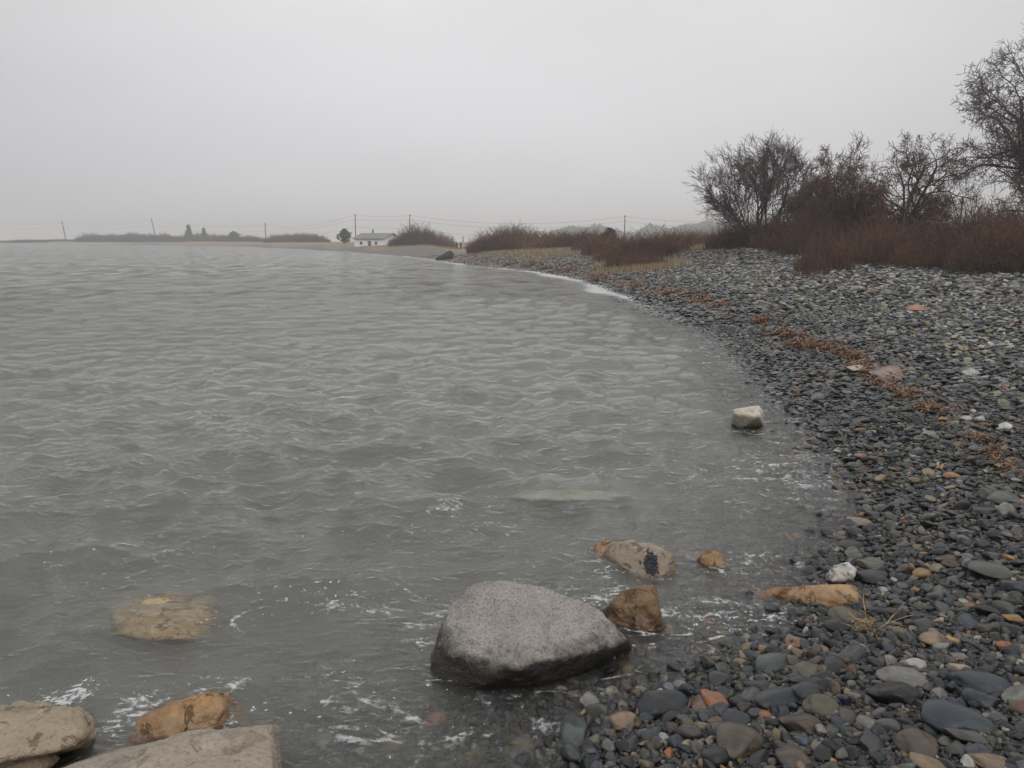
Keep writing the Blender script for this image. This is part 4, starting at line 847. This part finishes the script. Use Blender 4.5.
def bramble_mesh(seed, n, R, H, rmin=0.006, sub=True, mat=None):
    rg = np.random.default_rng(seed); sg = []
    for i in range(n):
        a = rg.random() * 6.283; rr = R * math.sqrt(rg.random()); p = np.array([math.cos(a) * rr, math.sin(a) * rr, -0.1])
        h = H * (0.4 + 0.75 * rg.random() ** 1.4) * (1 - 0.72 * (rr / R) ** 2); th = rg.random() * 6.283; el = 1.15 + 0.35 * rg.random(); r = rmin * (1.0 + 0.8 * rg.random())
        for k in range(5):
            d = np.array([math.cos(th) * math.cos(el), math.sin(th) * math.cos(el), math.sin(el)]) * h / 4.2; q = p + d; sg.append([*p, *q, r, r * 0.85])
            if sub and k > 0:
                for _ in range(3):
                    a2 = rg.random() * 6.283; e2 = 0.2 + 0.9 * rg.random(); l2 = h * (0.14 + 0.24 * rg.random())
                    m = q + np.array([math.cos(a2) * math.cos(e2), math.sin(a2) * math.cos(e2), math.sin(e2)]) * l2; sg.append([*q, *m, r * 0.7, r * 0.5])
            p = q; r *= 0.85; el -= 0.18 * rg.random() + (0.25 if k > 2 else 0); th += rg.normal() * 0.3
    V, Fc = tubes(sg, 3); me = mesh_np('bramble', V, Fc); me.materials.append(mat or M_bramble); return me
BR = [bramble_mesh(70 + i, 420, 1.7, 1.0, 0.008) for i in range(3)]
BRD = [bramble_mesh(80 + i, 620, 1.7, 1.0, 0.009, mat=M_bramble_dark) for i in range(2)]
BRF = [bramble_mesh(85 + i, 620, 1.7, 1.0, 0.010, mat=multi('scrub_far', [(.04, .034, .03), (.055, .045, .036), (.035, .034, .028)], 0.85, True)) for i in range(2)]
BRO = [bramble_mesh(90 + i, 420, 1.7, 1.0, 0.011, mat=M_olive) for i in range(2)]
def shrub(name, px, D, H, Rx, me, label, cat, group=None, sink=0.0, i=0):
    x = on_y(px, 250, D)[0]; o = link(name, me); o.location = (x, D, T(x, D) - sink); o.scale = (Rx / 1.7, Rx / 1.7, H); o.rotation_euler = (0, 0, i * 1.3); tag(o, label, cat, group); return o
p = hit(812, 277)
shrub('bramble_bush', 812, p[1], 1.75, 0.75, bramble_mesh(60, 170, 1.7, 1.0, 0.007), 'single reddish bramble bush standing forward on the shingle before the thicket', 'bush')
shrub('bramble_bush', 826, p[1] + 2.5, 1.9, 1.3, BR[0], 'rusty bramble bush joining the forward bush to the thicket', 'bush', i=2)
k = 0
rows = []
for i, (px, py) in enumerate([(842, 262), (856, 261), (870, 262), (886, 263), (903, 264), (921, 265), (940, 267), (958, 268), (977, 269), (996, 270), (1015, 271), (1036, 272), (1060, 273), (1085, 274)]):
    D = float(np.clip(hit(px, py)[1], 22, 40)); rows += [(px, D + 0.6 * RNG.normal(), 1.15, 1.25), (px + 8, D + 2.6 + RNG.normal() * 0.5, 1.7, 1.7), (px + 2, D + 5.5 + RNG.normal() * 0.5, 2.1, 2.1)]
for px, D, H, Rx in rows:
    if D > 44: continue
    o = shrub('bramble', px, D, H * (0.7 + 0.6 * RNG.random()), Rx * (0.8 + 0.4 * RNG.random()), BR[k % 3], 'reddish brown bramble of the continuous thicket under the bare trees', 'bramble', 'brambles of the thicket under the trees', i=k); k += 1
for px, D, H, Rx in [(790, 53, 2.4, 2.6), (775, 56, 2.2, 2.6), (755, 58, 2.3, 2.8), (735, 60, 2.0, 2.4), (808, 50, 2.7, 2.6), (835, 50, 3.9, 1.9), (852, 50, 4.4, 2.0), (872, 48, 2.4, 2.2), (905, 48, 2.0, 2.4), (940, 46, 1.9, 2.6), (815, 47, 2.5, 2.0), (1035, 41, 2.8, 2.4), (1000, 42, 1.9, 2.2)]:
    o = shrub('scrub', px, D, H, Rx, BRD[k % 2], 'dark tangled scrub round the feet of the bare trees', 'scrub', 'dark scrub behind the thicket', i=k); k += 1
for px, D, H, Rx in [(612, 74, 1.8, 3.0), (628, 66, 2.0, 3.0), (640, 62, 2.1, 2.8), (652, 62, 2.0, 2.8), (664, 64, 1.9, 2.8), (676, 70, 1.7, 2.8), (690, 76, 1.6, 3.0), (704, 80, 1.6, 3.0), (720, 84, 1.6, 3.0), (640, 54, 1.2, 1.4), (627, 57, 1.2, 1.6), (600, 84, 2.0, 3.2), (655, 53, 0.8, 1.1), (738, 84, 1.6, 3.0), (590, 96, 2.2, 3.6)]:
    o = shrub('bramble', px, D, H, Rx, BR[k % 3], 'red brown bramble on the low dune left of the bare trees', 'bramble', 'brambles on the near dune', i=k); k += 1
for px, D, H, Rx, ms in [(487, 118, 2.2, 3.2, BRD), (479, 119, 1.3, 1.9, BR), (494, 116, 3.0, 4.2, BR), (508, 114, 3.2, 4.2, BR), (522, 112, 2.9, 4.2, BR), (537, 110, 2.2, 4.2, BRO), (552, 106, 2.0, 4.0, BRO), (566, 103, 1.9, 4.0, BRO), (578, 100, 2.0, 3.6, BR), (515, 122, 3.2, 4, BRD)]:
    o = shrub('dune_shrub', px, D, H, Rx, ms[k % 2], 'brown leafless shrub on the dune between the walkers and the near brambles', 'shrub', 'shrubs on the middle dune', i=k); k += 1
for px, D, H, Rx, ms in [(401, 196, 2.0, 3.4, BRD), (408, 194, 3.6, 5, BR), (417, 192, 4.6, 5.5, BRD), (427, 190, 3.8, 5, BRD), (437, 200, 3.2, 4.5, BRO), (448, 214, 3.0, 2.6, BRO)]:
    o = shrub('dune_shrub', px, D, H, Rx, ms[k % 2], 'dull brown shrub on the far dune right of the white building', 'shrub', 'shrubs beside the white building', i=k); k += 1
rgf = np.random.default_rng(77)
for i in range(44):      # scrub along the far spit
    px = 8 + i * 7.1 + rgf.normal() * 2; D = 545 - 150 * max(0, (px - 205) / 110) + rgf.normal() * 4
    H = 3.4 + 2.4 * rgf.random()
    if px < 88: H = 1.4
    if 256 < px < 276: continue
    D = max(D, 0)
    o = shrub('spit_scrub', px, max(D, 372), H * (0.8 if px > 230 else 1), 6 + 5 * rgf.random(), BRF[i % 2], ('low strip of scrub at the far left end of the spit' if px < 88 else 'low dark scrub on the spit left of the two pointed evergreens' if px < 183 else 'low dark scrub on the spit round the feet of the evergreens' if px < 256 else 'separate clump of dark scrub on the spit just right of the upright pole'), 'scrub', 'scrub along the far spit', i=i)
M_conifer = multi('conifer', [(.04, .05, .04), (.03, .04, .03), (.055, .06, .05)])
def evergreen(px, D, H, R, label, cone=True):
    rg = np.random.default_rng(int(px)); x = on_y(px, 250, D)[0]; z = T(x, D); root = empty('evergreen_tree', (x, D, z - 0.2))
    V, Fc = tubes([[0, 0, 0, 0, 0, H * 0.95, H * 0.03, H * 0.005]], 6); link('trunk', mesh_np('trunk', V, Fc), M_bark, root)
    n = 1500; t = rg.random(n) ** 0.8; a = rg.random(n) * 6.283; lump = 0.75 + 0.35 * np.sin(a * 3 + t * 9)
    rad = R * lump * ((1 - t) if cone else np.sqrt(np.maximum(0.05, 1 - (2 * t - 0.9) ** 2))) * np.sqrt(rg.random(n)); c = np.stack([np.cos(a) * rad, np.sin(a) * rad, H * (0.1 + 0.9 * t)], 1)
    s = H * 0.05; tri = c[:, None, :] + rg.normal(size=(n, 3, 3)) * s; link('crown', mesh_np('crown', tri.reshape(-1, 3), np.arange(n * 3).reshape(-1, 3), False), M_conifer, root)
    tag(root, label, 'tree'); return root
evergreen(190, 530, 10.5, 4.2, 'tallest pointed evergreen on the far spit')
evergreen(205, 530, 8.8, 3.0, 'slimmer evergreen right of the tallest one on the far spit')
evergreen(235, 500, 6.6, 4.2, 'short rounded evergreen on the far spit, third from the left', False)
evergreen(345, 265, 4.8, 2.4, 'lone round bush tree left of the white building', False)
evergreen(609, 92, 2.3, 1.1, 'small wind bent evergreen rising over the near dune brambles', False)

# distant wooded rise behind the thicket
def woods():
    rg = np.random.default_rng(66); V = []
    for i in range(85):
        px = 553 + 172 * rg.random(); D = 880 + rg.random() * 150
        hpx = 9 + 5 * math.sin((px - 560) / 19.0) + 6 * (px > 640) + 5 * math.exp(-((px - 653) / 7) ** 2) + 4 * math.exp(-((px - 563) / 6) ** 2)
        x = on_y(px, 250, D)[0]; H = (hpx + 3) * D / F * (0.7 + 0.3 * rg.random()); n = 420; t = rg.random(n); a = rg.random(n) * 6.283; r = 13 * np.sqrt(np.maximum(0.05, 1 - (1.8 * t - 0.8) ** 2)) * np.sqrt(rg.random(n))
        c = np.stack([x + np.cos(a) * r, D + np.sin(a) * r, 1.5 + H * t], 1); V.append((c[:, None, :] + rg.normal(size=(n, 3, 3)) * 1.6).reshape(-1, 3))
    V = np.vstack(V); o = link('distant_woods', mesh_np('distant_woods', V, np.arange(len(V)).reshape(-1, 3), False), M_conifer); tag(o, 'wooded rise almost lost in the mist', 'woods', kind='stuff')
woods()

# ------------------------------------------------------------------ white building
def boxm(bm, c, s, R=None):
    g = bmesh.ops.create_cube(bm, size=1); bmesh.ops.scale(bm, vec=s, verts=g['verts']); bmesh.ops.translate(bm, vec=c, verts=g['verts']); return g
def finish(name, bm, mat, parent=None, bevel=0.0):
    if bevel: bmesh.ops.bevel(bm, geom=bm.edges[:], offset=bevel, segments=2, affect='EDGES')
    me = bpy.data.meshes.new(name); bm.to_mesh(me); bm.free(); return link(name, me, mat, parent)
def building():
    D = 222; x0 = on_y(354.5, 247, D)[0]; x = x0 + 6.6; z = T(x, D) - 0.1; root = empty('beach_building', (x, D, 0.55), math.radians(-24))
    Wd, Dp, Hw, Hr = 9.8, 8.6, 2.75, 1.4
    mw = simple('white_clapboard', (.85, .85, .83), 0.6, 0.05, 1); mr_ = simple('grey_shingle_roof', (.20, .205, .20), 0.8, 0.15, 2); md = simple('grey_door', (.13, .13, .13), 0.5, 0.1, 1); mg = simple('dark_pane', (.05, .055, .06), 0.15, 0.1, 1)
    bm = bmesh.new(); vs_ = []
    for yy in (-Dp / 2, Dp / 2):
        vs_.append([bm.verts.new(q) for q in ((-Wd / 2, yy, 0), (Wd / 2, yy, 0), (Wd / 2, yy, Hw), (-Wd / 2, yy, Hw))])
    a, b = vs_; rl = bm.verts.new((-Wd / 2, 0, Hw + Hr - .1)); rr = bm.verts.new((Wd / 2, 0, Hw + Hr - .1))
    bm.faces.new(a); bm.faces.new(b[::-1]); bm.faces.new([a[1], b[1], b[2], rr, a[2]]); bm.faces.new([a[0], a[3], rl, b[3], b[0]]); bm.faces.new([a[3], a[2], rr, rl]); bm.faces.new([b[2], b[3], rl, rr])
    finish('wall', bm, mw, root)
    bm = bmesh.new(); ov = 0.5
    for s in (-1, 1):
        q = [(-Wd / 2 - ov, s * (Dp / 2 + ov), Hw - .12), (Wd / 2 + ov, s * (Dp / 2 + ov), Hw - .12), (Wd / 2 + ov, 0, Hw + Hr), (-Wd / 2 - ov, 0, Hw + Hr)]
        lo = [bm.verts.new(v) for v in q]; hi = [bm.verts.new((v[0], v[1], v[2] + .16)) for v in q]
        bm.faces.new(lo[::-1]); bm.faces.new(hi)
        for i in range(4): bm.faces.new([lo[i], lo[(i + 1) % 4], hi[(i + 1) % 4], hi[i]])
    bmesh.ops.recalc_face_normals(bm, faces=bm.faces[:]); rf = finish('roof', bm, mr_, root)
    bm = bmesh.new(); boxm(bm, (-1.9, .6, Hw + Hr + .55), (.35, .35, 1.2)); finish('chimney', bm, md, rf)
    bm = bmesh.new(); boxm(bm, (0.2, -Dp / 2 - .03, 1.05), (1.1, .08, 2.1)); dr = finish('door', bm, md, root)
    bm = bmesh.new(); boxm(bm, (0.6, -Dp / 2 - .1, 1.0), (.08, .08, .08)); finish('handle', bm, mg, dr)
    for wx in (-2.6, 2.4):
        bm = bmesh.new(); boxm(bm, (wx, -Dp / 2 - .03, 1.5), (.9, .08, .9)); wn = finish('window', bm, simple('window_frame', (.5, .5, .5), 0.5, 0.05), root)
        bm = bmesh.new(); boxm(bm, (wx, -Dp / 2 - .08, 1.5), (.7, .04, .7)); finish('pane', bm, mg, wn)
    bm = bmesh.new(); boxm(bm, (Wd / 2 + .03, 1.0, 1.5), (.08, 1.0, .9)); wn = finish('window', bm, simple('window_frame_side', (.5, .5, .5), 0.5, 0.05), root)
    bm = bmesh.new(); boxm(bm, (Wd / 2 + .08, 1.0, 1.5), (.04, .8, .7)); finish('pane', bm, mg, wn)
    tag(root, 'long low white building with a grey gable roof on the far shore', 'building')
building()

# ------------------------------------------------------------------ poles and cables
M_pole = simple('pole_wood', (.075, .065, .055), 0.9, 0.2, 1)
def pole(px, ytop, D, tilt, label, extra=False):
    t = on_y(px, ytop, D); bx = t[0] - tilt * 10; z = T(bx, D); root = empty('utility_pole', (bx, D, z - 0.3)); H = t[2] - z + 0.3
    w_ = max(0.14, D * 0.0006)
    V, Fc = tubes([[0, 0, 0, tilt * 10, 0, H, w_ * 1.15, w_ * 0.8]], 8); link('post', mesh_np('post', V, Fc), M_pole, root)
    bm = bmesh.new(); boxm(bm, (tilt * 10, 0.18, H - 0.5), (w_ * 3.2, .12, .14)); finish('crossarm', bm, M_pole, root)
    if extra:
        V, Fc = tubes([[.45, -.1, H - 4.6, .45, -.1, H - 3.6, .28, .28]], 10); link('transformer', mesh_np('transformer', V, Fc), simple('transformer_grey', (.2, .2, .2)), root)
    tag(root, label, 'utility pole'); return np.array([t[0], D, t[2]])
A1 = pole(62, 221, 565, -.15, 'leaning utility pole farthest left on the spit')
A2 = pole(151, 218, 560, -.28, 'utility pole leaning left above the spit scrub, second from the left')
A3 = pole(265, 223, 430, .0, 'upright utility pole at the right end of the spit scrub')
A4 = pole(355, 214, 262, .0, 'utility pole just behind the left end of the white building')
A5 = pole(410, 214, 236, .05, 'utility pole with a transformer right of the white building', True)
A6 = pole(463, 236, 330, .0, 'short far utility pole behind the two walkers')
A7 = pole(625, 215, 215, .0, 'utility pole rising over the near dune brambles')
A8 = pole(963, 196, 120, .0, 'utility pole glimpsed in the gap left of the tallest bare tree')
A0 = np.array([on_y(-60, 222, 565)[0], 565, 16.5])
M_wire = simple('wire_black', (.03, .03, .03), 0.6)
for dz, lab in ((-.4, 'topmost overhead cable sagging between the utility poles'), (-1.6, 'middle overhead cable sagging between the utility poles'), (-4.2, 'lowest overhead cable sagging between the utility poles')):
    sg = []
    for a, b, sag in ((A0, A1, 1.5), (A1, A2, 2.5), (A2, A3, 2.5), (A3, A4, 2.5), (A4, A5, .4), (A5, A7, 2.2), (A7, A8, 2.4)):
        q0 = None
        for t in np.linspace(0, 1, 17):
            q = a + (b - a) * t + np.array([0, 0, dz - 4 * sag * t * (1 - t)]); r = 0.014 + q[1] * 0.00004
            if q0 is not None: sg.append([*q0, *q, r, r])
            q0 = q
    V, Fc = tubes(sg, 3); o = link('overhead_cable', mesh_np('overhead_cable', V, Fc), M_wire); tag(o, lab, 'cable')

# ------------------------------------------------------------------ two walkers on the far beach
def person(px, D, label, jac, leg, h, rz, stride):
    x = on_y(px, 250, D)[0]; z = T(x, D); root = empty('person', (x, D, z), rz); s = h / 1.75
    J = {'pelvis': (0, 0, .95, .14), 'chest': (0, .01, 1.3, .17), 'neck': (0, 0, 1.5, .07), 'head': (0, .02, 1.62, .105), 'crown': (0, .01, 1.70, .085),
         'shl': (-.19, 0, 1.42, .08), 'ell': (-.25, -.04, 1.14, .055), 'wrl': (-.24, .08, .9, .04), 'hal': (-.24, .12, .82, .04), 'shr': (.19, 0, 1.42, .08), 'elr': (.25, -.02, 1.14, .055), 'wrr': (.24, .02, .9, .04), 'har': (.24, .05, .82, .04),
         'hil': (-.1, 0, .9, .11), 'knl': (-.11, stride, .5, .075), 'anl': (-.11, stride * 1.2, .09, .05), 'tol': (-.11, stride * 1.2 + .16, .04, .045),
         'hir': (.1, 0, .9, .11), 'knr': (.11, -stride * .4, .5, .075), 'anr': (.11, -stride * 1.5, .09, .05), 'tor': (.11, -stride * 1.5 + .15, .04, .045)}
    E = [('pelvis', 'chest'), ('chest', 'neck'), ('neck', 'head'), ('head', 'crown'), ('chest', 'shl'), ('shl', 'ell'), ('ell', 'wrl'), ('wrl', 'hal'), ('chest', 'shr'), ('shr', 'elr'), ('elr', 'wrr'), ('wrr', 'har'),
         ('pelvis', 'hil'), ('hil', 'knl'), ('knl', 'anl'), ('anl', 'tol'), ('pelvis', 'hir'), ('hir', 'knr'), ('knr', 'anr'), ('anr', 'tor')]
    names = list(J)
    def skin(nm, scale_r, keep, mat, parent, grow_=0.0):
        idx = {k: i for i, k in enumerate([n for n in names if n in keep])}; me = bpy.data.meshes.new(nm)
        me.from_pydata([tuple(v * s for v in J[k][:3]) for k in idx], [(idx[a], idx[b]) for a, b in E if a in idx and b in idx], [])
        o = link(nm, me, mat, parent); md = o.modifiers.new('skin', 'SKIN'); o.modifiers.new('sub', 'SUBSURF').levels = 1
        for i, k in enumerate(idx):
            sv = me.skin_vertices[0].data[i]; r = (J[k][3] + grow_) * s; sv.radius = (r, r); sv.use_root = (k == 'pelvis')
        dg = bpy.context.evaluated_depsgraph_get(); me2 = bpy.data.meshes.new_from_object(o.evaluated_get(dg)); o.modifiers.clear(); o.data = me2
        if not me2.materials: me2.materials.append(mat)
        for f in me2.polygons: f.use_smooth = True
        return o
    body = skin('body', 1, set(names), simple('skin', (.45, .30, .23), 0.6, 0.05), root)
    skin('jacket', 1, {'pelvis', 'chest', 'neck', 'shl', 'ell', 'wrl', 'shr', 'elr', 'wrr', 'hil', 'hir'}, jac, root, .018)
    skin('trousers', 1, {'pelvis', 'hil', 'knl', 'anl', 'hir', 'knr', 'anr'}, leg, root, .014)
    V, Fc = ICO[3]; hm = mesh_np('hair', V * np.array([.115, .125, .11]) * s, Fc); hh = link('hair', hm, simple('hair', (.03, .022, .018), 0.8), root); hh.location = (0, -.015 * s, 1.70 * s)
    tag(root, label, 'person')
dk = simple('dark_coat', (.022, .022, .028), 0.8); dk2 = simple('dark_trousers', (.03, .03, .04), 0.8); ol = simple('brown_coat', (.06, .04, .03), 0.8)
person(456.8, 185, 'person in a dark coat walking on the far beach, left one of two', dk, dk2, 1.72, 0.4, .12)
person(460.8, 184, 'person in a brown coat walking on the far beach, right one of two', ol, dk2, 1.66, 0.2, .1)
